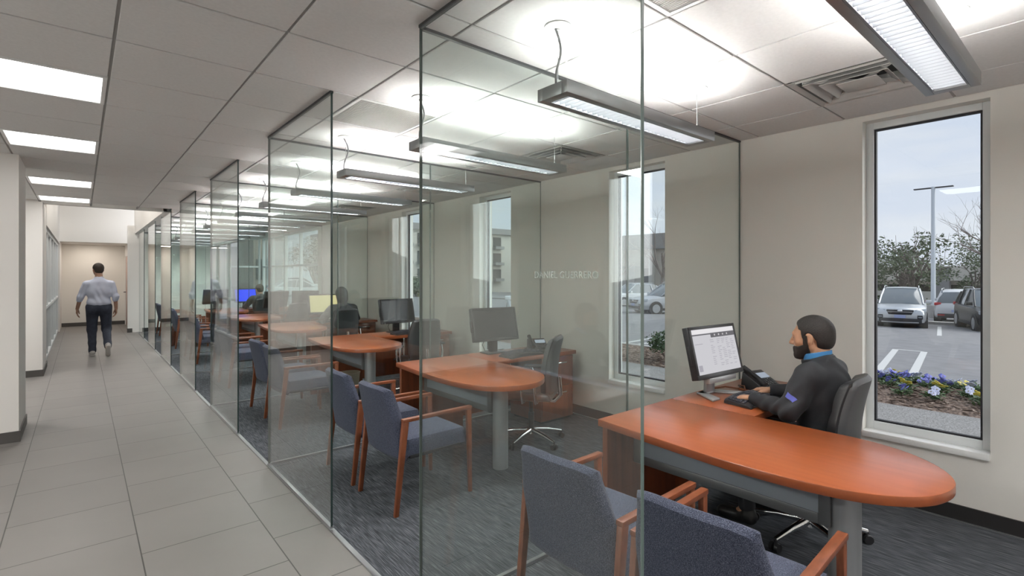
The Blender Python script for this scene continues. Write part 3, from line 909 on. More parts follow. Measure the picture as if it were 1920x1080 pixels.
_ED = []
_CO = [(i, j, k) for i in (0, 1) for j in (0, 1) for k in (0, 1)]
for a in range(8):
    for b in range(a + 1, 8):
        if sum(abs(_CO[a][i] - _CO[b][i]) for i in range(3)) == 1: _ED.append((_CO[a], _CO[b]))
def surf(f, lo, hi, h, name, mat_, parent, smooth_it=1):
    ax = [np.arange(lo[i], hi[i] + h, h, dtype=np.float32) for i in range(3)]
    nx, ny, nz = [len(a) for a in ax]
    vals = np.empty((nx, ny, nz), np.float32)
    for i0 in range(0, nx, 24):
        xs = ax[0][i0:i0 + 24]
        vals[i0:i0 + 24] = f([xs[:, None, None], ax[1][None, :, None], ax[2][None, None, :]])
    vals[0] = vals[-1] = 1; vals[:, 0] = vals[:, -1] = 1; vals[:, :, 0] = vals[:, :, -1] = 1
    s = vals < 0
    cnt = np.zeros((nx - 1, ny - 1, nz - 1), np.int8)
    for i, j, k in _CO: cnt += s[i:nx - 1 + i, j:ny - 1 + j, k:nz - 1 + k]
    act = (cnt > 0) & (cnt < 8)
    idx = -np.ones(act.shape, np.int64); ii = np.argwhere(act); idx[act] = np.arange(len(ii))
    acc = np.zeros((len(ii), 3)); n = np.zeros(len(ii))
    for a, b in _ED:
        va = vals[tuple((ii + a).T)]; vb = vals[tuple((ii + b).T)]
        cr = (va < 0) != (vb < 0)
        t = np.where(cr, va / np.where(cr, va - vb, 1), 0)
        acc += (np.array(a) + np.outer(t, np.array(b) - np.array(a))) * cr[:, None]; n += cr
    vt = np.array(lo) + h * (ii + acc / n[:, None])
    faces = []
    for axis in range(3):
        sl0 = [slice(1, -1)] * 3; sl1 = [slice(1, -1)] * 3
        sl0[axis] = slice(0, -1); sl1[axis] = slice(1, None)
        A = s[tuple(sl0)]; B = s[tuple(sl1)]
        e = np.argwhere(A != B); fl = A[A != B]
        off = [1, 1, 1]; off[axis] = 0
        e = e + np.array(off)
        u, v = [(1, 2), (2, 0), (0, 1)][axis]
        def cell(du, dv):
            c = e.copy(); c[:, u] -= du; c[:, v] -= dv
            return idx[tuple(c.T)]
        q = np.stack([cell(1, 1), cell(0, 1), cell(0, 0), cell(1, 0)], 1)
        q[~fl] = q[~fl][:, ::-1]
        faces.append(q)
    F = np.concatenate(faces)
    for _ in range(smooth_it):
        sm = np.zeros_like(vt); c = np.zeros(len(vt))
        for a, b in ((0, 1), (1, 2), (2, 3), (3, 0)):
            np.add.at(sm, F[:, a], vt[F[:, b]]); np.add.at(sm, F[:, b], vt[F[:, a]])
            np.add.at(c, F[:, a], 1); np.add.at(c, F[:, b], 1)
        vt = vt * .4 + .6 * sm / np.maximum(c, 1)[:, None]
    me = bpy.data.meshes.new(name)
    me.vertices.add(len(vt)); me.vertices.foreach_set('co', vt.astype(np.float32).ravel())
    me.loops.add(F.size); me.loops.foreach_set('vertex_index', F.astype(np.int32).ravel())
    me.polygons.add(len(F)); me.polygons.foreach_set('loop_start', np.arange(0, F.size, 4, dtype=np.int32))
    me.polygons.foreach_set('use_smooth', [True] * len(F))
    me.update(calc_edges=True); me.validate()
    return link(name, me, mat_, parent)

def basis(f, up):
    f = V3(f); f = f / np.linalg.norm(f); u = V3(up); s = np.cross(f, u); s /= np.linalg.norm(s); u = np.cross(s, f)
    return f, u, s          # forward, up (back of hand), side (right when f forward, u up)
def hand(w, f, up, thumb, curl=.5, sc=1.0, spread=.12):
    """w wrist, f fingers' direction, up back of hand, thumb=+1 thumb towards side vector, -1 opposite"""
    f, u, s = basis(f, up); w = V3(w); P_ = []
    s = s * thumb
    offs = (.030, .010, -.010, -.029)
    lens = ((.043, .026, .020), (.047, .030, .021), (.043, .028, .020), (.034, .021, .018))
    for q in range(4):
        a = w + s * offs[q] * .55 * sc + f * .012 * sc
        kn = w + (f * (.088 - .006 * abs(q - 1)) + s * offs[q]) * sc
        P_.append(('c', a, kn, .0155 * sc, .0125 * sc))
        ang = curl * (.55 + .05 * q); d = f + s * offs[q] * spread * 10 * .3; d = d / np.linalg.norm(d); pt = kn
        for m, L in enumerate(lens[q]):
            dd = d * math.cos(ang) - u * math.sin(ang)
            nx = pt + dd * L * sc
            P_.append(('c', pt, nx, (.0098, .0088, .0078)[m] * sc, (.0088, .0078, .0066)[m] * sc))
            pt = nx; ang += curl * (.75, .5, 0)[m]
    a = w + (f * .022 + s * .022 - u * .006) * sc; b = w + (f * .055 + s * .047 - u * .016) * sc
    c = b + (f * .030 + s * .014 - u * .006) * sc; e = c + (f * .025 - s * .002 - u * .006) * sc
    P_ += [('c', a, b, .0165 * sc, .0125 * sc), ('c', b, c, .0115 * sc, .010 * sc), ('c', c, e, .010 * sc, .0078 * sc)]
    return P_
class Head:
    """head frame: x right, y forward, z up; origin mid head"""
    def __init__(s, c, yaw=0, pitch=0, sc=1.0):
        s.c = V3(c); s.sc = sc
        R = Matrix.Rotation(yaw, 3, 'Z') @ Matrix.Rotation(pitch, 3, 'X')
        s.R = np.array(R, dtype=np.float32)
    def loc(s, p):
        q = [(p[i] - s.c[i]) / s.sc for i in range(3)]
        return [s.R[0][i] * q[0] + s.R[1][i] * q[1] + s.R[2][i] * q[2] for i in range(3)]
    def world(s, v): return s.c + s.sc * (s.R @ V3(v))
    def skull(s, q):
        return d_ell(q, (0, -.016, .030), (.077, .099, .090))
    def face(s, p):
        q = s.loc(p)
        d = s.skull(q)
        d = smin(d, d_ell(q, (0, .034, -.028), (.062, .060, .090)), .03)
        for sx in (-1, 1):
            d = smin(d, d_cone(q, (sx * .056, -.004, -.045), (sx * .016, .070, -.098), .023, .019), .025)
            d = smin(d, d_ell(q, (sx * .044, .052, -.016), (.024, .024, .026)), .02)
        d = smin(d, d_cone(q, (0, .074, -.098), (0, .080, -.094), .021, .019), .02)
        d = smin(d, d_cone(q, (-.036, .077, .030), (.036, .077, .030), .012, .012), .025)
        for sx in (-1, 1):
            d = smax(d, -d_ell(q, (sx * .033, .101, .010), (.020, .022, .013)), .014)
        d = smin(d, d_cone(q, (0, .088, .022), (0, .1145, -.023), .0095, .012), .012)
        for sx in (-1, 1): d = smin(d, d_ell(q, (sx * .012, .100, -.027), (.010, .012, .008)), .008)
        d = smin(d, d_cone(q, (-.018, .087, -.056), (.018, .087, -.056), .008, .008), .012)
        d = smin(d, d_cone(q, (-.014, .087, -.068), (.014, .087, -.068), .008, .008), .01)
        for sx in (-1, 1):
            e = d_ell(q, (sx * .080, -.012, -.004), (.011, .020, .033))
            e = smax(e, -d_ell(q, (sx * .091, -.006, .0), (.009, .011, .020)), .006)
            d = smin(d, e, .008)
        return d * s.sc
    def neck(s, p, base, r0=.055, r1=.062):
        return d_cone(p, s.world((0, -.028, -.06)), base, r0 * s.sc, r1 * s.sc)
    def hair(s, p, th=.007, nape=-.066):
        q = s.loc(p)
        d = s.skull(q) - th - .004 * np.clip(q[2] / .1, 0, 1)
        d = smin(d, d_ell(q, (0, -.058, -.022), (.056, .048, .05)) - th * .5, .03)
        top = .072 - .45 * np.abs(q[0])                      # hairline on the forehead
        lim = np.where(q[2] > .052, top, np.where(q[2] > .0, .030, -.020))
        fr = q[1] - lim
        low = nape - q[2]
        ear = .000 - q[2] - np.where(q[1] > -.040, 0, 1)   # nothing low in front of the nape
        d = smax(smax(d, fr * .7, .006), smax(low, ear, .004), .006)
        for sx in (-1, 1): d = smax(d, -d_ell(q, (sx * .082, -.010, -.004), (.03, .024, .036)), .004)
        return d * s.sc
    def beard(s, p, th=.006):
        q = s.loc(p)
        f = s.face(p) / s.sc
        d = f - th
        up = q[2] - np.where(q[1] > .062, -.041, -.030 - .30 * (q[1] - .02))
        side = q[2] - np.where(q[1] < .022, .02, 1)
        back = -.004 - q[1]
        d = smax(d, np.minimum(up, np.where((q[1] < .026), side, up)), .008)
        d = smax(d, back, .006)
        d = smax(d, -d_ell(q, (0, .116, -.024), (.022, .022, .021)), .004)
        mouth = d_ell(q, (0, .098, -.062), (.020, .02, .0085))
        d = smax(d, -mouth, .004)
        neckcut = -.118 - q[2]
        return smax(d, neckcut, .006) * s.sc

SK = mat('warm_skin', (.47, .26, .16), .5, spec=.35, var=.08, vscale=40)
SK2 = mat('fair_skin', (.46, .27, .19), .5, spec=.35, var=.08, vscale=40)
HAIR = mat('dark_hair', (.016, .012, .010), .6, bump=.8, bscale=240, var=.4, vscale=150)
BEARD = mat('dark_beard', (.020, .014, .011), .75, bump=.8, bscale=300)
JK = mat('charcoal_jacket', (.019, .020, .023), .7, spec=.25, bump=.2, bscale=300, var=.15, vscale=25, sheen=.04)
BLUE = mat('blue_collar', (.045, .20, .44), .7)
TRO = mat('dark_trousers', (.018, .019, .024), .8)
SHOE = mat('black_shoes', (.02, .02, .02), .4)
EYE = mat('eye', (.40, .37, .34), .25)
IRIS = mat('dark_iris', (.02, .012, .01), .2)

def seated(name, label, loc, rz, h, el, wr, head_yaw=0, head_pitch=-.12, hc=(.0, .105, 1.20), lean=.0, beard=True, collar=BLUE, detail=True, skin=None, hair=HAIR, jk=None, group=None, long=False):
    """person sitting on an office chair, facing +y. el, wr: (left, right) elbows and wrists"""
    r = thing(name, label, 'person', loc, rz, group)
    hd = Head(hc, head_yaw, head_pitch, 1.03)
    skin = skin or SK; jk = jk or JK
    nb = (0, .035 + lean, 1.045)
    shL, shR = (-.185, .03 + lean, .985), (.185, .03 + lean, .985)
    hands = hand(wr[0][0], wr[0][1], (0, .25, 1), +1, .62) + hand(wr[1][0], wr[1][1], (0, .25, 1), -1, .62)
    def bodyf(p):
        d = smin(hd.face(p), hd.neck(p, nb), .02)
        t = blend(p, [('e', (0, .015 + lean * .8, .86), (.155, .095, .17)), ('e', (0, .0, .64), (.145, .105, .14)), ('c', (-.14, .02 + lean, .985), (.14, .02 + lean, .985), .045, .045),
                      ('c', (-.085, .0, .56), (-.12, .42, .555), .065, .05), ('c', (.085, .0, .56), (.12, .42, .555), .065, .05),
                      ('c', (-.12, .42, .555), (-.13, .40, .10), .045, .034), ('c', (.12, .42, .555), (.13, .40, .10), .045, .034),
                      ('c', (-.13, .38, .06), (-.14, .53, .04), .030, .026), ('c', (.13, .38, .06), (.14, .53, .04), .030, .026)], .05)
        d = smin(d, t, .04)
        for sh, e, w in ((shL, el[0], wr[0][0]), (shR, el[1], wr[1][0])):
            d = smin(d, d_cone(p, sh, e, .045, .036), .02); d = smin(d, d_cone(p, e, w, .034, .025), .02)
        hnd = None
        for q in hands:
            e = d_cone(p, *q[1:]); hnd = e if hnd is None else smin(hnd, e, .005)
        return smin(d, hnd, .008)
    lo = (-.40, -.25, .0); hi = (.42, .66, 1.40)
    surf(bodyf, lo, hi, h, 'body', skin, r)
    def jac(p):
        t = blend(p, [('e', (0, .002 + lean * .8, .85), (.190, .140, .20)), ('e', (0, -.005, .665), (.172, .140, .165)), ('c', (-.135, .018 + lean, .995), (.135, .018 + lean, .995), .066, .066),
                      ('c', (0, .012 + lean, .98), (0, .02 + lean, 1.05), .085, .066)], .07)
        for sh, e, w in ((shL, el[0], wr[0][0]), (shR, el[1], wr[1][0])):
            w = V3(e) + (V3(w) - V3(e)) * .93
            a = d_cone(p, sh, e, .074, .060)
            fold = .008 * np.sin(62 * (p[0] * .35 + p[1] + p[2] * .9)) * np.exp(-(((p[0] - e[0]) ** 2 + (p[1] - e[1]) ** 2 + (p[2] - e[2]) ** 2) / .012))
            b = d_cone(p, e, w, .056, .040)
            t = smin(t, smin(a, b, .03) + fold, .035)
        t = t + .003 * np.sin(38 * p[2] + 9 * p[0] + 6 * np.sin(9 * p[1])) * np.exp(-((p[2] - .72) ** 2) / .02)
        t = t + .0022 * np.sin(34 * (p[0] * .8 + p[2] * 1.1) + 5 * np.sin(13 * p[1] + 4 * p[2])) + .0018 * np.sin(55 * (p[1] + .5 * p[2]) + 6 * np.sin(11 * p[0]))
        # neck opening
        t = smax(t, -d_cone(p, (0, .035 + lean, 1.0), (0, .07 + lean, 1.2), .055, .075), .01)
        return t
    surf(jac, (-.42, -.25, .47), (.42, .60, 1.14), h * 1.15, 'jacket', jk, r)
    if detail:
        def col(p, r0, th, z0, z1):
            c0 = V3((0, .034 + lean, 1.0)); c1 = V3((0, .060 + lean, 1.2))
            d = np.abs(d_cone(p, c0, c1, r0, r0 + .012)) - th
            tilt = p[2] + .25 * (p[1] - .04)
            return smax(d, np.maximum(tilt - z1, z0 - tilt), .004)
        surf(lambda p: col(p, .066, .0045, 1.03, 1.105), (-.12, -.1, .98), (.12, .2, 1.16), .004, 'shirt_collar', collar, r)
        surf(lambda p: col(p, .078, .006, 1.00, 1.072), (-.13, -.1, .96), (.13, .22, 1.14), .0045, 'jacket_collar', jk, r)
    def hairf(p):
        d = hd.hair(p, .010) if long else hd.hair(p)
        if long: d = smin(d, smin(d_cone(p, hd.world((0, -.055, .02)), hd.world((0, -.075, -.17)), .080, .060), d_cone(p, hd.world((0, -.02, .06)), hd.world((0, -.05, -.05)), .088, .086), .03), .03)
        return d
    surf(hairf, tuple(V3(hc) - V3((.16, .2, .26))), tuple(V3(hc) + .16), min(h, .005), 'hair', hair, r)
    if beard:
        surf(lambda p: hd.beard(p), tuple(V3(hc) - .16), tuple(V3(hc) + .16), .004, 'beard', BEARD, r)
        def brow(p):
            q = hd.loc(p); d = None
            for sx in (-1, 1):
                e = d_cone(q, (sx * .016, .092, .026), (sx * .046, .080, .031), .0055, .004)
                d = e if d is None else np.minimum(d, e)
            return d
        surf(brow, tuple(V3(hc) - .13), tuple(V3(hc) + .13), .003, 'eyebrows', BEARD, r)
        for sx in (-1, 1):
            c = hd.world((sx * .033, .0735, .010))
            e = MB().sphere(c, .0115).build('eye', EYE, r, smooth=True)
            MB().sphere(hd.world((sx * .033, .0818, .009)), (.0062, .004, .0062)).build('iris', IRIS, e, smooth=True)
    def legs(p):
        return blend(p, [('e', (0, -.01, .565), (.175, .15, .095)), ('c', (-.09, .0, .565), (-.125, .43, .56), .084, .066), ('c', (.09, .0, .565), (.125, .43, .56), .084, .066),
                         ('c', (-.125, .43, .555), (-.13, .39, .12), .062, .05), ('c', (.125, .43, .555), (.13, .39, .12), .062, .05)], .04)
    surf(legs, (-.3, -.25, .05), (.3, .56, .72), .011, 'trousers', TRO, r)
    for sx in (-1, 1):
        surf(lambda p: smax(blend(p, [('c', (sx * .13, .37, .05), (sx * .14, .54, .038), .042, .038), ('c', (sx * .13, .385, .07), (sx * .13, .385, .13), .042, .04)], .03), .006 - p[2], .01), (sx * .135 - .08, .28, -.01), (sx * .135 + .08, .64, .2), .008, 'shoe', SHOE, r)
    return r, jac, hd
p1, jac1, hd1 = seated('person', 'seated person with dark hair and beard in a charcoal jacket, typing at the lit monitor', (3.29, 1.08, 0), -.02, .0055,
    ((-.262, .085, .795), (.29, .10, .80)), (((-.10, .365, .788), (.12, 1, -.12)), ((.17, .37, .800), (-.1, 1, -.1))), head_yaw=.04, head_pitch=-.12, hc=(.0, .065, 1.185), lean=-.01)
# blue embroidered patch on the left upper sleeve
def patch(parent, f, c, d, n=(9, 7), size=(.052, .028), name='sleeve_patch'):
    c = V3(c); d = V3(d); d /= np.linalg.norm(d)
    up = V3((0, -.55, .85)); s = np.cross(d, up); s /= np.linalg.norm(s); u = np.cross(s, d)
    def hit(a, b):
        p = c + s * a + u * b + d * .15
        for _ in range(60):
            v = float(f([np.float32(p[0]), np.float32(p[1]), np.float32(p[2])]))
            p = p - d * max(v, .0003) * .8
            if v < .0016: break
        return p
    top = lambda i, j: tuple(hit((i - .5) * size[0] * (1 + .25 * (j - .5)), (j - .5) * size[1] + .001 * math.sin(i * 6)) + d * .0012)
    bot = lambda i, j: tuple(hit((i - .5) * size[0] * (1 + .25 * (j - .5)), (j - .5) * size[1] + .001 * math.sin(i * 6)) - d * .002)
    return MB().slab(top, bot, n[0], n[1]).build(name, mat('embroidered_patch', (.09, .11, .42), .7), parent, smooth=True)
patch(p1, jac1, (-.245, .06, .865), (-1, .1, .25))
wt = MB(); c0 = Vector((-.105, .352, .790)); dv = Vector((.4, 1, -.03)).normalized()
sv = dv.cross(Vector((0, 0, 1))).normalized(); uv = sv.cross(dv)
wt.tube([c0 + (sv * math.cos(a) + uv * math.sin(a)) * .034 for a in np.linspace(0, 2 * PI, 25)], .006, 8)
wt.build('wristwatch', M['black'], p1, smooth=True)

DARK = mat('black_coat', (.014, .014, .016), .7)
p2, *_ = seated('person', 'seated person with long dark hair in black, seen from behind beside the pale yellow screen', (3.36, 1.05 + P * 3 + .03, 0), 0, .010,
    ((-.29, .17, .80), (.30, .17, .80)), (((-.15, .44, .79), (.1, 1, -.1)), ((.16, .44, .79), (-.1, 1, -.1))), hc=(0, .09, 1.20), beard=False, collar=DARK, detail=False, jk=DARK, long=True)
p3, *_ = seated('person', 'seated person in a black jacket seen from behind beside the blue screen', (3.28, 1.05 + P * 5, 0), .1, .010,
    ((-.29, .17, .80), (.30, .17, .80)), (((-.15, .44, .79), (.1, 1, -.1)), ((.16, .44, .79), (-.1, 1, -.1))), hc=(0, .09, 1.20), beard=False, collar=DARK, detail=False, skin=SK2, hair=mat('brown_hair', (.07, .045, .03), .7, bump=.5), jk=mat('black_jacket', (.02, .021, .024), .5))

# ---- walking person, seen from behind, facing +y
def walker():
    r = thing('person', 'walking person seen from behind in a pale blue shirt and dark jeans', 'person', (.262, 12.72, 0), .02)
    hd = Head((-.012, .02, 1.655), .22, .0, 1.0)
    nb = (0, -.03, 1.48)
    hipL, hipR = (-.10, .0, .93), (.10, .0, .93)
    knL, anL = (-.105, .035, .50), (-.10, -.02, .085)          # planted leg
    knR, anR = (.115, .03, .50), (.12, -.30, .19)              # trailing leg, heel lifted
    shL, shR = (-.185, -.02, 1.375), (.185, -.02, 1.375)
    elL, wrL = (-.275, .02, 1.13), (-.32, .12, .90)
    elR, wrR = (.25, -.04, 1.13), (.262, .0, .885)
    hands = hand(wrL, (-.05, .12, -1), (-1, .2, 0), +1, .45) + hand(wrR, (.0, .1, -1), (1, .2, 0), -1, .55)
    LEG = [('c', hipL, knL, .088, .056), ('c', knL, anL, .056, .038), ('c', hipR, knR, .088, .056), ('c', knR, anR, .056, .038)]
    def body(p):
        d = smin(hd.face(p), hd.neck(p, nb, .056, .066), .02)
        t = blend(p, [('e', (0, -.01, 1.25), (.165, .10, .22)), ('e', (0, 0, 1.0), (.15, .11, .14)), ('c', (-.12, -.02, 1.37), (.12, -.02, 1.37), .04, .04)] +
                  [(q[0], q[1], q[2], q[3] * .8, q[4] * .8) for q in LEG] +
                  [('c', (-.10, -.06, .045), (-.11, .12, .035), .032, .028), ('c', (.12, -.34, .17), (.125, -.24, .05), .030, .026)], .04)
        d = smin(d, t, .04)
        for sh, e, w in ((shL, elL, wrL), (shR, elR, wrR)):
            d = smin(d, d_cone(p, (V3(sh) * .9 + V3(e) * .1), e, .042, .040), .02); d = smin(d, d_cone(p, e, w, .040, .028), .02)
        hn = None
        for q in hands:
            e = d_cone(p, *q[1:]); hn = e if hn is None else smin(hn, e, .005)
        return smin(d, hn, .008)
    surf(body, (-.46, -.45, -.02), (.46, .30, 1.82), .0085, 'body', SK2, r)
    def shirt(p):
        t = blend(p, [('e', (0, -.012, 1.24), (.198, .135, .25)), ('e', (0, -.005, 1.02), (.188, .145, .135)), ('c', (-.14, -.022, 1.385), (.14, -.022, 1.385), .058, .058), ('c', (0, -.03, 1.42), (0, -.03, 1.50), .09, .064)], .06)
        for sh, e, w in ((shL, elL, wrL), (shR, elR, wrR)):
            w = V3(e) + (V3(w) - V3(e)) * .22
            t = smin(t, smin(d_cone(p, sh, e, .066, .054), d_cone(p, e, w, .054, .052), .03), .03)
        t = t + .005 * np.sin(30 * p[2] + 14 * p[0] + 5 * np.sin(12 * p[0])) * np.exp(-((p[2] - 1.12) ** 2) / .03)
        t = smax(t, .925 + .03 * np.cos(p[0] * 6) - .03 - p[2], .01)
        return smax(t, -d_cone(p, (0, -.03, 1.47), (0, -.03, 1.65), .052, .06), .01)
    surf(shirt, (-.46, -.25, .85), (.46, .2, 1.56), .008, 'shirt', mat('pale_blue_shirt', (.62, .66, .80), .8, bump=.2, bscale=100), r)
    def jeans(p):
        t = blend(p, [('e', (0, -.005, .94), (.180, .142, .10)), ('e', (-.085, -.055, .885), (.09, .09, .09)), ('e', (.085, -.055, .885), (.09, .09, .09))] + [(q[0], q[1], q[2], q[3] + .016, q[4] + .022) for q in LEG], .04)
        t = t + .004 * np.sin(45 * p[2]) * np.exp(-((p[2] - .2) ** 2) / .02)
        return smax(t, p[2] - 1.0, .01)
    surf(jeans, (-.3, -.45, .0), (.3, .25, 1.05), .010, 'jeans', mat('dark_jeans', (.034, .041, .062), .85, var=.2, vscale=20), r)
    surf(lambda p: hd.hair(p, .010, -.07), (-.17, -.14, 1.5), (.15, .18, 1.82), .007, 'hair', mat('dark_brown_hair', (.035, .024, .018), .7, bump=.5), r)
    sm_ = mat('pale_grey_shoe', (.42, .40, .38), .6); so = mat('shoe_sole', (.62, .60, .57), .6)
    surf(lambda p: smax(blend(p, [('c', (-.10, -.06, .052), (-.115, .13, .045), .042, .040), ('c', (-.10, -.03, .06), (-.10, -.03, .11), .043, .043)], .03), .020 - p[2], .006), (-.19, -.15, -.02), (-.02, .22, .19), .007, 'shoe', sm_, r)
    surf(lambda p: smax(d_cone(p, (-.10, -.07, .02), (-.115, .135, .02), .046, .042), np.abs(p[2] - .012) - .011, .004), (-.19, -.15, -.02), (-.02, .22, .06), .006, 'shoe_sole', so, r)
    surf(lambda p: blend(p, [('c', (.12, -.335, .215), (.125, -.235, .055), .042, .038), ('c', (.12, -.31, .20), (.12, -.27, .24), .040, .040)], .03), (.03, -.45, -.02), (.22, -.12, .34), .007, 'shoe', sm_, r)
    surf(lambda p: smax(d_cone(p, (.12, -.365, .20), (.125, -.262, .035), .044, .040), np.abs((p[1] + .365) * -.85 - (p[2] - .20) * .53 - .02) - .016, .004), (.03, -.48, -.03), (.22, -.12, .34), .006, 'shoe_sole', so, r)
    return r
walker()
# ================================================================ OUTSIDE
def gz(x): return -.20 - .0285 * max(0, x - 10.15)
asph = mat('asphalt', (.19, .189, .195), .9, var=.12, vscale=3)
paint = mat('road_paint', (.50, .50, .49), .7)
conc = mat('concrete', (.36, .345, .33), .9, var=.1, vscale=14, bump=.3, bscale=120)
agg = mat('aggregate_walk', (.34, .33, .32), .9)
ramp_tex(agg, 'noise', 70, [(.35, (.13, .126, .12)), (.5, (.21, .205, .20)), (.65, (.30, .295, .29))], (1, 1, 1), 3)
st = MB(); st.hexa([(10.15, -30, -3), (120, -30, -3.5), (120, 130, -3.5), (10.15, 130, -3)], [(10.15, -30, gz(10.15)), (120, -30, gz(120)), (120, 130, gz(120)), (10.15, 130, gz(10.15))])
struct(st.build('ground_lot', asph), 'grey asphalt parking lot')
struct(MB().box(WX + .22, 8.0, -30, 130, -.6, -.12).build('ground_walk', agg), 'pale aggregate walkway outside the windows')
struct(MB().box(1.3, WX + .22, YE + .2, 130, -.6, -.12).build('ground_walk_north', agg), 'pale paving beyond the end glazing')
struct(MB().box(9.98, 10.15, -30, 130, -.6, -.10).build('trim_curb', conc), 'concrete kerb of the flower bed')
bedm = mat('mulch_soil', (.11, .075, .055), .95)
ramp_tex(bedm, 'noise', 26, [(.35, (.045, .03, .022)), (.5, (.12, .08, .06)), (.66, (.26, .19, .15))], (1, 1, 1), 4, .8, dist=.02)
bed = MB()
fa = lambda u, v: (8.0 + 1.98 * u, -6 + 30 * v, -.12 + .06 * math.sin(PI * u) + .012 * math.sin(v * 190) * math.sin(u * 9))
bed.slab(fa, lambda u, v: (8.0 + 1.98 * u, -6 + 30 * v, -.5), 10, 120)
struct(bed.build('ground_bed', bedm, smooth=True), 'brown mulch planting bed')
rb = random.Random(11)
def bedz(x): return -.12 + .06 * math.sin(PI * (x - 8) / 1.98)
mc = MB()
for _ in range(2600):
    x = rb.uniform(8.02, 9.95); y = rb.uniform(.4, 8.5); z = bedz(x) + rb.uniform(0, .015)
    R = Matrix.Translation((x, y, z)) @ Matrix.Rotation(rb.uniform(0, PI), 4, 'Z') @ Matrix.Rotation(rb.uniform(-.5, .5), 4, 'X')
    L = rb.uniform(.02, .05); w = rb.uniform(.006, .014)
    mc.box(-L, L, -w, w, -.003, .004, R)
chip = mat('bark_chips', (.17, .115, .085), .9); ramp_tex(chip, 'noise', 9, [(.35, (.06, .04, .03)), (.5, (.17, .115, .085)), (.65, (.34, .27, .22))])
tag(mc.build('mulch', chip), 'brown bark mulch in the flower bed', 'mulch', None, 'stuff')

# pansies
LEAF = mat('pansy_leaf', (.06, .11, .035), .6, var=.3, vscale=30)
def petal_flower(c, r, tilt, az, name, m, parent):
    mb = MB(); R = Matrix.Translation(c) @ Matrix.Rotation(az, 4, 'Z') @ Matrix.Rotation(tilt, 4, 'Y')
    for q in range(5):
        a = 2 * PI * q / 5
        mb.sphere((math.cos(a) * r * .55, math.sin(a) * r * .55, 0), (r * .52, r * .45, r * .14), 8, 5, R @ Matrix.Identity(4))
    o = mb.build(name, m, parent, smooth=True)
    MB().sphere(R @ Vector((0, 0, r * .1)), (r * .2, r * .2, r * .14), 8, 5).build('flower_eye', FEYE, o, smooth=True)
FEYE = mat('pansy_eye', (.30, .20, .02), .6)
def make_pansy(m, seed):
    q = random.Random(seed)
    r = thing('pansy', 'x', 'flower', (0, 0, 0))
    lf = MB()
    for _ in range(64):
        a = q.uniform(0, 2 * PI); d = q.uniform(.02, .12); z = q.uniform(.015, .085)
        R = Matrix.Translation((math.cos(a) * d, math.sin(a) * d, z)) @ Matrix.Rotation(a, 4, 'Z') @ Matrix.Rotation(q.uniform(-.9, .3), 4, 'Y')
        lf.hexa([R @ Vector(v) for v in ((-.03, 0, 0), (0, -.020, 0), (.030, 0, 0), (0, .020, 0))], [R @ Vector(v) for v in ((-.03, 0, .003), (0, -.020, .003), (.030, 0, .003), (0, .020, .003))])
    lf.cyl((0, 0, -.02), (0, 0, .06), .006, n=6)
    lf.build('leaves', LEAF, r)
    for k in range(6):
        a = q.uniform(0, 2 * PI); d = q.uniform(.0, .11)
        petal_flower((math.cos(a) * d, math.sin(a) * d, q.uniform(.09, .14)), q.uniform(.030, .040), q.uniform(-1.1, -.3), q.uniform(-.7, .7), 'blossom', m, r)
    return r
kinds = {'blue violet': mat('petal_blue', (.16, .17, .50), .6, var=.3, vscale=25), 'yellow': mat('petal_yellow', (.68, .58, .12), .6), 'pale lilac': mat('petal_white', (.55, .57, .72), .6)}
protos = {k: make_pansy(m, i + 1) for i, (k, m) in enumerate(kinds.items())}
usedp = set()
seq = []
for row, x in enumerate((9.78, 9.5, 9.2, 8.85, 8.5)):
    n = (14, 12, 11, 8, 6)[row]
    for i in range(n):
        y = 1.05 + 2.55 * (i + .5 * (row % 2)) / 11 * (11 / n) * .98 + rb.uniform(-.07, .07)
        seq.append((x + rb.uniform(-.08, .08), y, row))
for i, (x, y, row) in enumerate(seq):
    u = rb.random()
    kd = 'blue violet' if u < .5 else ('yellow' if u < (.78 if row != 1 else .9) else 'pale lilac')
    lab = '%s pansy plant in the mulch bed outside the nearest window' % kd
    grp = '%s pansies in the bed' % kd
    loc = (x, y, bedz(x)); rz = rb.uniform(0, 6.28); s = rb.uniform(.85, 1.15)
    if kd not in usedp:
        o = protos[kd]; usedp.add(kd); o.location = loc; o.rotation_euler.z = rz; tag(o, lab, None, grp)
    else: o = dup(protos[kd], loc, rz, lab, grp)
    o.scale = (s, s, s)

def foliage_mesh(mb, blobs, n, size, q):
    for _ in range(n):
        c, r = blobs[q.randrange(len(blobs))]
        while True:
            v = Vector((q.uniform(-1, 1), q.uniform(-1, 1), q.uniform(-1, 1)))
            if .25 < v.length < 1: break
        p = Vector(c) + Vector((v.x * r[0], v.y * r[1], v.z * r[2]))
        R = Matrix.Translation(p) @ Matrix.Rotation(q.uniform(0, 6.28), 4, 'Z') @ Matrix.Rotation(q.uniform(-1.2, 1.2), 4, 'X') @ Matrix.Rotation(q.uniform(-1.2, 1.2), 4, 'Y')
        s = size * q.uniform(.6, 1.3)
        mb.quad(*[R @ Vector(v) for v in ((-s, 0, 0), (0, -s * .45, 0), (s, 0, 0), (0, s * .45, 0))])
GL = mat('tree_leaf', (.075, .105, .05), .7, var=.4, vscale=2)
GL2 = mat('shrub_leaf', (.055, .10, .04), .5, var=.35, vscale=12)
BARK = mat('bark', (.12, .10, .085), .9, var=.3, vscale=8)
BARK2 = mat('pale_bark', (.20, .17, .155), .9, var=.2, vscale=8)
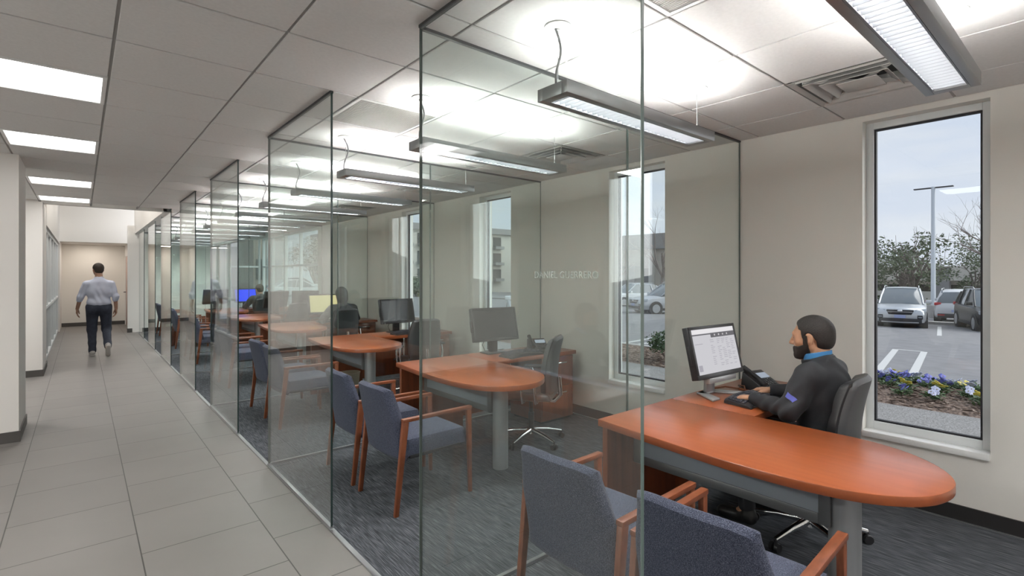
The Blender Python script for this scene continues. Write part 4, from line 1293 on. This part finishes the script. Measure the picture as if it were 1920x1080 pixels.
def branch(mb, p, d, L, r, depth, q, spread=.55, kinks=3, ends=None):
    pts = [p]; rs = [r]
    for i in range(kinks):
        d = (d + Vector((q.uniform(-.16, .16), q.uniform(-.16, .16), q.uniform(-.05, .14)))).normalized()
        p = p + d * (L / kinks); pts.append(p); rs.append(r * (1 - .4 * (i + 1) / kinks))
    mb.tube(pts, rs, 6 if depth > 1 else 4)
    if ends is not None and depth <= 1: ends.append(p)
    if depth == 0: return
    for i in range(q.choice((2, 3, 3))):
        k = q.randint(1, kinks); base = pts[k]
        ax = Vector((q.uniform(-1, 1), q.uniform(-1, 1), q.uniform(-.2, .5))).normalized()
        branch(mb, base, (d + ax * spread * q.uniform(.7, 1.5)).normalized(), L * q.uniform(.6, .8), rs[k] * .66, depth - 1, q, spread, kinks, ends)
def evergreen(x, y, h, w, label, seed, n=2600, size=.16):
    q = random.Random(seed); z = gz(x) - .05
    r = thing('evergreen_tree', label, 'tree', (x, y, z), 0, None)
    t = MB(); ends = []
    for k in range(4):
        a = 2 * PI * k / 4 + .4
        branch(t, Vector((math.cos(a) * .1, math.sin(a) * .1, 0 if k == 0 else .2)), Vector((math.cos(a) * .35, math.sin(a) * .35, 1)).normalized(), h * .42, .17, 3, q, .7, 3, ends)
    t.build('trunk', BARK, r, smooth=True)
    bl = []
    for _ in range(30):
        a = q.uniform(0, 6.28); d = math.sqrt(q.random()) * w; zz = h * q.uniform(.36, .9) * (1 - .22 * (d / w) ** 2)
        bl.append(((math.cos(a) * d, math.sin(a) * d, zz), (w * .30, w * .30, h * .11)))
    f = MB(); foliage_mesh(f, bl, n, size, q); f.build('foliage', GL, r)
    return r
def bare(x, y, h, label, seed, depth=5, lean=(0, 0)):
    q = random.Random(seed); z = gz(x) - .05
    r = thing('bare_tree', label, 'tree', (x, y, z), 0, None)
    t = MB(); branch(t, Vector((0, 0, 0)), Vector((lean[0], lean[1], 1)).normalized(), h * .30, h * .022, 0, q)
    t.build('trunk', BARK2, r, smooth=True)
    b = MB()
    for k in range(5):
        a = 2 * PI * k / 5 + q.uniform(-.3, .3)
        branch(b, Vector((lean[0], lean[1], 1)).normalized() * h * .27, Vector((math.cos(a) * .6 + lean[0], math.sin(a) * .6 + lean[1], 1)).normalized(), h * .28, h * .012, depth - 1, q, .6)
    b.build('branches', BARK2, r)
    return r
evergreen(44.7, 9.4, 6.6, 2.5, 'dark green spreading tree behind the silver car outside the nearest window', 4, 3000, .13)
evergreen(52, 6.2, 5.6, 2.0, 'smaller green tree right of the lamp post, behind the parked cars', 9, 1500, .13)
evergreen(20.5, 58, 7.0, 3.2, 'green tree beyond the white cars seen through the corner glazing', 21, 5200, .14)
evergreen(38, 33, 5.2, 1.5, 'green tree by the beige building outside the second window', 31, 1500, .13)
bare(41.5, 3.4, 8.8, 'bare branched tree right of the lamp post outside the nearest window', 5, 5, (-.05, .12))
bare(36, 23.3, 8.6, 'bare branched tree outside the second window', 8, 5, (0, .1))
bare(48, 37.5, 8, 'thin bare tree at the left of the second window view', 12, 4)
def shrub(x, y, label, seed):
    q = random.Random(seed); r = thing('shrub', label, 'shrub', (x, y, bedz(x) - .02))
    t = MB(); ends = []
    for k in range(9):
        a = 2 * PI * k / 9; branch(t, Vector((0, 0, 0)), Vector((math.cos(a) * .55, math.sin(a) * .55, 1)).normalized(), .34, .008, 1, q, .5, 3, ends)
    t.build('stems', BARK, r)
    f = MB(); foliage_mesh(f, [(tuple(e), (.10, .10, .10)) for e in ends], 900, .04, q); f.build('foliage', GL2, r)
shrub(8.5, 5.45, 'small leafy shrub in the bed outside the second window', 3)
shrub(8.9, 9.7, 'small leafy shrub in the bed beyond the third window', 13)
# lane markings
lm = MB()
def stripe(a, b, w):
    a = Vector((*a, 0)); b = Vector((*b, 0)); d = (b - a).normalized(); n = Vector((-d.y, d.x, 0)) * w / 2
    ps = [a + n, b + n, b - n, a - n]
    lm.hexa([(p.x, p.y, gz(p.x) + .001) for p in ps], [(p.x, p.y, gz(p.x) + .006) for p in ps])
def marking(name, label, segs, w=.11):
    global lm
    lm = MB()
    for a, b in segs: stripe(a, b, w)
    return struct(tag(lm.build(name, paint), label))
marking('trim_stall_a', 'white hairpin stall stripe on the asphalt', [((10.4, 2.66), (16.0, 3.6)), ((10.4, 2.16), (16.0, 3.02)), ((16.0, 3.58), (16.0, 3.04))], .13)
marking('trim_stall_b', 'white stall line between the parked cars', [((22.6, 3.85), (28.8, 4.9))], .13)
marking('trim_stall_c', 'white stall lines outside the second window', [((10.4, 8.1), (16.0, 9.25)), ((10.4, 7.72), (16.0, 8.6)), ((10.4, 13.4), (16.0, 14.6))], .12)
struct(MB().box(30.5, 31.0, -20, 60, gz(31) - .3, gz(31) + .14).build('trim_kerb_far', conc), 'kerb behind the parked cars')
# lamp post
lp = thing('lamp_post', 'tall white parking lot lamp post on a concrete base', 'lamp post', (38.4, 6.82, gz(38.4)))
MB().lathe([(.33, -.1), (.33, .72), (.30, .76), (.0, .76)], 24).build('concrete_base', conc, lp, smooth=True)
wm = mat('white_steel', (.62, .66, .70), .4)
MB().tube([(0, 0, .7), (0, 0, 7.75)], [.12, .10], 12).build('pole', wm, lp, smooth=True)
hm = MB()
for s in (-1, 1): hm.box(-.12, .12, s * .1, s * .92, 7.66, 7.72)
hm.build('lamp_head', M['grey_plastic'], lp, bevel=.01)

# ---- cars: length along +x, front at +x, origin on the ground
TIRE = mat('tyre', (.02, .02, .021), .8); RIM = mat('alloy_rim', (.42, .43, .45), .3, metal=.8)
CGL = mat('car_glass', (.10, .12, .135), .06, spec=.8); CLAD = mat('black_cladding', (.03, .03, .032), .6)
LAMPC = mat('headlamp_lens', (.32, .35, .38), .12, spec=.6); RED = mat('tail_lamp', (.45, .02, .025), .2); PLATE = mat('plate', (.35, .40, .62), .5); CHR = M['chrome']
def car(name, label, loc, rz, paintcol, kind='suv', plate=True, group='parked cars in the lot', metallic=.5):
    r = thing(name, label, 'car', loc, rz, group)
    pm = mat('car_paint', paintcol, .3, metal=metallic, spec=.35, coat=.35 if paintcol[0] > .1 else .12)
    L, W = (4.6, .90) if kind == 'suv' else (4.75, .90)
    HT_ = 1.70 if kind == 'suv' else 1.46
    bel = 1.02 if kind == 'suv' else .93
    hood = .98 if kind == 'suv' else .86
    # lower body: stations (x, half width, z bottom, z shoulder/top)
    S = [(-2.28, .70, .50, .86), (-2.22, .80, .36, bel), (-1.9, .88, .28, bel + .02), (-1.0, W, .24, bel), (0, W, .24, bel - .02), (.75, W, .24, hood + .03), (1.45, .89, .26, hood - .02), (1.98, .85, .28, hood - .11), (2.19, .80, .30, hood - .15), (2.25, .74, .32, hood - .22), (2.28, .66, .38, hood - .32)]
    secs = []
    for x, w, zb, zt in S:
        zm = zb + (zt - zb) * .55
        secs.append([(x, -w * .92, zb), (x, -w * .99, zb + .10), (x, -w, zm), (x, -w * .97, zt - .07), (x, -w * .86, zt), (x, 0, zt + .025), (x, w * .86, zt), (x, w * .97, zt - .07), (x, w, zm), (x, w * .99, zb + .10), (x, w * .92, zb)])
    MB().loft(secs).build('car_body', pm, r, smooth=True)
    # greenhouse in glass, roof and pillars in paint
    if kind == 'suv': G = [(-2.15, bel, .74, bel), (-1.82, HT_ - .12, .60, bel), (-1.5, HT_ - .03, .62, bel), (-.3, HT_, .64, bel), (.15, HT_ - .04, .63, bel), (1.02, hood + .03, .74, bel - .05)]
    else: G = [(-1.75, bel, .70, bel), (-.95, HT_ - .06, .56, bel), (-.3, HT_, .60, bel), (.1, HT_ - .03, .59, bel), (1.1, hood + .03, .72, bel - .05)]
    gs = []
    for x, zt, w, zb in G:
        wb = .80 if zt > bel + .1 else w + .03
        zt2 = max(zt, zb + .01)
        gs.append([(x, -wb, zb - .03), (x, -(wb * .35 + w * .65), zb + (zt2 - zb) * .6), (x, -w, zt2 - .03), (x, -w * .8, zt2), (x, 0, zt2 + .015), (x, w * .8, zt2), (x, w, zt2 - .03), (x, (wb * .35 + w * .65), zb + (zt2 - zb) * .6), (x, wb, zb - .03)])
    MB().loft(gs).build('windows', CGL, r, smooth=True)
    rf = MB()
    roof = [g for g in G if g[1] > HT_ - .2]
    rs = []
    for x, zt, w, zb in roof:
        rs.append([(x, -w - .012, zt - .05), (x, -w * .82, zt + .012), (x, 0, zt + .03), (x, w * .82, zt + .012), (x, w + .012, zt - .05)])
    rf.loft(rs)
    def pil(x0, w0, z0, x1, w1, z1, t=.035):
        for s in (-1, 1): rf.tube([(x0, s * w0, z0), ((x0 + x1) / 2, s * ((w0 + w1) / 2 + .012), (z0 + z1) / 2 + .01), (x1, s * w1, z1)], t, 6)
    a, b_ = roof[-1], G[-1]
    pil(b_[0] - .02, b_[2] + .03, b_[1] - .01, a[0], a[2], a[1] - .03)
    a, b_ = roof[0], G[0]
    pil(b_[0] + .12, b_[2] + .03, b_[1], a[0], a[2], a[1] - .04, .06)
    pil(-.35, .82, bel - .02, -.25, .64, HT_ - .03, .03)
    if kind == 'suv': pil(-1.35, .82, bel - .02, -1.25, .63, HT_ - .05, .035)
    rf.build('roof', pm, r, smooth=True)
    if kind == 'suv':
        rl = MB()
        for s in (-1, 1): rl.tube([(-1.6, s * .60, HT_ - .02), (-1.5, s * .60, HT_ + .055), (.0, s * .61, HT_ + .065), (.12, s * .61, HT_ - .01)], .018, 6)
        rl.build('roof_rail', M['silver'], r, smooth=True)
    for x in (-1.38, 1.38):
        for s in (-1, 1):
            MB().cyl((x, s * .60, .335), (x, s * .905, .335), .40, .40, 24).build('wheel_arch', CLAD, r, smooth=True)
            w = MB().cyl((x, s * .70, .335), (x, s * .915, .335), .335, .325, 28).build('wheel', TIRE, r, smooth=True)
            rm = MB(); rm.cyl((x, s * .89, .335), (x, s * .918, .335), .24, .235, 24)
            for q in range(5):
                an = 2 * PI * q / 5
                rm.tube([(x, s * .905, .335), (x + .2 * math.cos(an), s * .905, .335 + .2 * math.sin(an))], .022, 6)
            rm.build('rim', RIM, w, smooth=True)
    c = MB(); c.box(-1.0, 1.0, -.905, -.80, .22, .36).box(-1.0, 1.0, .80, .905, .22, .36)
    c.box(1.98, 2.31, -.72, .72, .25, .46).box(-2.31, -2.0, -.72, .72, .30, .52)
    c.build('cladding', CLAD, r, bevel=.03)
    gx = 2.30; gzt = hood - .17
    gm = MB(); gm.prism([(-.38, gzt - .20), (.38, gzt - .20), (.46, gzt - .03), (.44, gzt), (-.44, gzt), (-.46, gzt - .03)], 0, .14, Matrix(((0, 0, 1, gx - .14), (1, 0, 0, 0), (0, 1, 0, 0), (0, 0, 0, 1))))
    go = gm.build('grille', CLAD, r, bevel=.008)
    MB().box(gx + .0, gx + .02, -.42, .42, gzt - .095, gzt - .075).build('grille_bar', CHR, go)
    MB().sphere((gx + .02, 0, gzt - .04), (.02, .085, .045), 14, 8).build('emblem', CHR, go, smooth=True)
    for s in (-1, 1):
        MB().hexa([(2.0, s * .50, gzt - .13), (2.275, s * .50, gzt - .12), (2.17, s * .84, gzt - .09), (1.9, s * .86, gzt - .09)], [(2.0, s * .50, gzt + .02), (2.24, s * .50, gzt + .0), (2.08, s * .86, gzt + .06), (1.85, s * .87, gzt + .06)]).build('headlight', LAMPC, r, bevel=.01)
        fo = MB().box(2.10, 2.30, s * .66 - .09, s * .66 + .09, .44, .60).build('fog_light_surround', CLAD, r, bevel=.02)
        MB().box(2.20, 2.315, s * .66 - .06, s * .66 + .06, .50, .535).build('fog_light', LAMPC, fo)
        MB().box(-2.24, -1.98, s * .72 - .14, s * .72 + .14, .92 if kind == 'suv' else .78, 1.07 if kind == 'suv' else .92).build('tail_light', RED, r, bevel=.03)
        MB().box(-2.33, -2.28, s * .58 - .14, s * .58 + .14, .42, .47).build('rear_reflector', RED, r)
        mi = MB().box(.70, .86, s * .93 - .09, s * .93 + .12 * 1, bel + .02, bel + .16); mi.build('side_mirror', pm, r, bevel=.03)
    MB().tube([(2.31, -.62, .30), (2.33, 0, .29), (2.31, .62, .30)], .025, 6).build('bumper_strip', M['silver'], r, smooth=True)
    if plate:
        MB().box(2.30, 2.315, -.19, .19, .47, .60).build('number_plate', PLATE, r)
    MB().box(-2.335, -2.31, -.18, .18, .60, .72).build('rear_plate', PLATE, r)
    return r
def cz(x): return gz(x) + .0
car('car', 'silver car facing the nearest window, left of the lamp post', (28.3, 6.15, cz(28.3)), PI + .19, (.50, .52, .54))
car('car', 'black car facing the nearest window at its right edge', (28.9, 3.2, cz(28.9)), PI + .34, (.008, .009, .011), metallic=.0)
car('car', 'white car with red tail lights parked beside the black car', (35.6, 5.25, gz(35.6)), .10, (.60, .61, .62), metallic=.1)
car('car', 'silver car seen at an angle through the second window', (25.6, 16.3, cz(25.6)), PI - .45, (.46, .47, .49))
car('car', 'white car behind the silver one at the left of the second window', (32.5, 24.0, cz(32.5)), PI - .3, (.62, .63, .65), metallic=.1)
car('car', 'white car close to the third window', (12.5, 13.6, cz(12.5)), .9 + PI, (.66, .68, .70), 'sedan', metallic=.05)
car('car', 'white saloon car large in the corner glazing at the far end', (12.6, 39.4, cz(12.6)), -.33, (.66, .68, .70), 'sedan', metallic=.05)
car('car', 'white car in the row behind the saloon beyond the corner glazing', (17.6, 54.5, cz(17.6)), -.3, (.62, .64, .66), 'suv', metallic=.05)
car('car', 'dark car low beyond the corner glazing', (14.6, 48.5, cz(14.6)), -.35, (.05, .055, .06), 'sedan')
# ---- buildings and hedges beyond the lot
beige = mat('beige_masonry', (.44, .40, .35), .9, var=.06, vscale=1); roofm = mat('grey_roofing', (.27, .265, .26), .8); dk_ = mat('dark_opening', (.05, .052, .055), .8); greyp = mat('grey_panel', (.24, .24, .24), .8)
cream = mat('cream_masonry', (.52, .50, .45), .9)
def bld(name, label, parts, base=(0, 0, 0)):
    r = thing(name, label, 'building', base)
    for nm, m_, bx in parts:
        mb = MB()
        for b in bx: mb.box(*b)
        mb.build(nm, m_, r)
    return r
zb = -2.0
bld('parking_garage', 'long low beige parking garage beyond the cars', [
    ('parapet', cream, [(61.2, 62, -25, 22, zb, -.05), (61.2, 62, -25, 22, 1.0, 2.35), (61.2, 62, -25, 7.2, 3.6, 4.8)]),
    ('deck', beige, [(62, 95, -25, 22, .6, 1.0), (62, 95, -25, 7.2, 3.2, 3.6)]),
    ('pillar', greyp, [(61.1, 61.9, y, y + 1.1, zb, 4.0 if y < 7 else 2.3) for y in (-22, -15, -8, -1.5, 4.8, 9.7, 16)]),
    ('dark_interior', dk_, [(70, 71, -25, 22, zb, .6), (70, 71, -25, 7.2, 1.0, 3.2)])])
bld('office_building', 'flat roofed beige building outside the second window', [
    ('wall', beige, [(52, 70, 30.5, 60, zb, 4.6)]), ('roof', roofm, [(51.4, 70.5, 30, 60.5, 4.6, 6.4)]),
    ('low_wing', greyp, [(50.6, 52, 37, 60, zb, 2.6)]), ('window', dk_, [(51.9, 52, 32 + 3.4 * i, 33.6 + 3.4 * i, .2, 2.3) for i in range(2)]),
    ('pilaster', cream, [(51.7, 52, 35.0, 35.8, zb, 4.6), (51.7, 52, 31, 31.5, zb, 4.6)])])
bld('apartment_building', 'cream apartment block with rows of windows outside the third window', [
    ('wall', cream, [(36, 60, 70, 105, zb, 8.6)]), ('roof', roofm, [(35.5, 60.5, 69.5, 105.5, 8.6, 9.6)]),
    ('window', dk_, [(37 + 3.0 * i, 38.7 + 3.0 * i, 69.9, 70, .8 + 2.8 * j, 2.5 + 2.8 * j) for i in range(7) for j in range(3)] + [(35.9, 36, 71 + 3 * i, 72.6 + 3 * i, .8 + 2.8 * j, 2.5 + 2.8 * j) for i in range(9) for j in range(3)]),
    ('balcony', greyp, [(37 + 3.0 * i, 38.9 + 3.0 * i, 69.2, 69.9, .4 + 2.8 * j, .9 + 2.8 * j) for i in range(7) for j in range(3)])])
bld('shop_building', 'grey brown building beyond the corner glazing', [('wall', mat('brown_masonry', (.26, .225, .19), .9), [(15.6, 19.0, 66, 85, zb, 7.0)]), ('roof', roofm, [(15.3, 19.4, 65.6, 85, 7.0, 7.6)]), ('window', dk_, [(15.9 + 1.1 * i, 16.6 + 1.1 * i, 65.9, 66, 1, 3.4) for i in range(3)])])
hq = random.Random(44)
def hedge(name, label, x0, x1, y0, y1, h, seed, n):
    q = random.Random(seed); r = thing(name, label, 'hedge', ((x0 + x1) / 2, (y0 + y1) / 2, gz(x0) - .4)); mb = MB()
    bl = [((q.uniform(x0, x1) - (x0 + x1) / 2, q.uniform(y0, y1) - (y0 + y1) / 2, h * q.uniform(.3, .75)), ((x1 - x0) * .4 + .3, 1.2, h * .3)) for _ in range(36)]
    foliage_mesh(mb, bl, n, .22, q); mb.build('foliage', GL, r)
    st_ = MB()
    for i in range(7): branch(st_, Vector(((x1 - x0) * .0, (y1 - y0) * (i / 6 - .5), 0)), Vector((0, 0, 1)), h * .6, .06, 1, q)
    st_.build('stems', BARK, r)
hedge('hedge', 'low dark hedge in front of the parking garage', 56, 58, 11, 22, 1.5, 3, 2600)
hedge('tree_line', 'distant grey green tree line above the garage roof', 106, 114, -10, 48, 12.0, 6, 9000)
hedge('hedge', 'dark shrubs below the apartment block outside the third window', 26, 29, 44, 60, 2.6, 7, 3600)

# ================================================================ LIGHT, SKY, CAMERA
w = bpy.data.worlds.new('sky'); SC.world = w; w.use_nodes = True
N = w.node_tree.nodes; L = w.node_tree.links; bg = N['Background']
tc = N.new('ShaderNodeTexCoord'); sx = N.new('ShaderNodeSeparateXYZ'); L.new(tc.outputs['Generated'], sx.inputs[0])
cr = N.new('ShaderNodeValToRGB'); L.new(sx.outputs['Z'], cr.inputs['Fac'])
e = cr.color_ramp.elements; e[0].position = 0; e[0].color = (.66, .71, .80, 1); e[1].position = .6; e[1].color = (.50, .60, .77, 1)
mp = N.new('ShaderNodeMapping'); mp.inputs['Scale'].default_value = (2.2, 2.2, 9); L.new(tc.outputs['Generated'], mp.inputs['Vector'])
nz = N.new('ShaderNodeTexNoise'); nz.inputs['Scale'].default_value = 2.4; nz.inputs['Detail'].default_value = 6; L.new(mp.outputs['Vector'], nz.inputs['Vector'])
c2 = N.new('ShaderNodeValToRGB'); L.new(nz.outputs['Fac'], c2.inputs['Fac'])
c2.color_ramp.elements[0].position = .4; c2.color_ramp.elements[0].color = (0, 0, 0, 1); c2.color_ramp.elements[1].position = .68; c2.color_ramp.elements[1].color = (1, 1, 1, 1)
mx = N.new('ShaderNodeMix'); mx.data_type = 'RGBA'; L.new(c2.outputs['Color'], mx.inputs['Factor']); L.new(cr.outputs['Color'], mx.inputs['A']); mx.inputs['B'].default_value = (.70, .74, .80, 1)
L.new(mx.outputs['Result'], bg.inputs['Color']); bg.inputs['Strength'].default_value = SKY_STRENGTH = .73
sun = bpy.data.lights.new('sun', 'SUN'); sun.energy = 2.55; sun.angle = math.radians(75); sun.color = (1.0, .985, .965)
so_ = bpy.data.objects.new('sun', sun); COL.objects.link(so_)
so_.rotation_euler = Vector((-.6, .6, -.62)).to_track_quat('-Z', 'Y').to_euler()
def area(name, loc, sx_, sy_, power, col, rot=(0, 0, 0)):
    l = bpy.data.lights.new(name, 'AREA'); l.shape = 'RECTANGLE'; l.size = sx_; l.size_y = sy_; l.energy = power; l.color = col
    o = bpy.data.objects.new(name, l); COL.objects.link(o); o.location = loc; o.rotation_euler = rot
    return o
# unseen lobby fill, added to brighten the walker; alcove lamp in its ceiling
for y in (11.9, 13.5, 16.2): area('lobby_fill', (.1, y, HT - .02), 1.2, 1.2, 19, (1, .97, .93))
area('alcove_lamp', (.25, 19.5, 2.46), .5, .5, 6.5, (1, .90, .80))
# the part of the corridor around and behind the camera has the same recessed lamps
for y in (1.2, -1.2): area('corridor_lamp', (-.185, y, H - .012), .55, .55, 5, (1, .98, .95))
for y, e_ in ((3.2, 80), (1.0, 14), (-1.0, 14)): area('side_fill', (-2.4, y, H - .012), .55, .55, e_, (1, .98, .95))  # unseen fill added to brighten the walls left of the corridor

area('recess_fill', (-1.9, 9.2, H - .012), .55, .55, 45, (1, .98, .95))  # unseen fill added between the wall ends to light the far one
# unseen light-only fill added for the pendants of the office beside the camera
for y in (-.80, -2.0):
    area('pendant_fill_up', (2.24, y, 2.41), 1.2, .12, 10, (1, .98, .955), (PI, 0, 0))
    area('pendant_fill_down', (2.24, y, 2.36), 1.2, .12, 13, (1, .985, .965))
cam = bpy.data.cameras.new('camera'); cam.sensor_width = 36; cam.lens = 953 / 1920 * 36
cam.shift_y = -25 / 1920; cam.clip_start = .02; cam.clip_end = 500
co = bpy.data.objects.new('camera', cam); COL.objects.link(co)
co.location = (0, 0, 1.558); co.rotation_euler = (PI / 2, 0, -math.atan2(807.5, 953))
SC.camera = co
vs = SC.view_settings; vs.view_transform = 'Standard'; vs.look = 'None'; vs.gamma = 1; vs.exposure = 0.62; vs.use_curve_mapping = False
cy = SC.cycles
cy.transparent_max_bounces = 64; cy.max_bounces = 14; cy.glossy_bounces = 8; cy.diffuse_bounces = 8
cy.caustics_reflective = False; cy.sample_clamp_indirect = 6
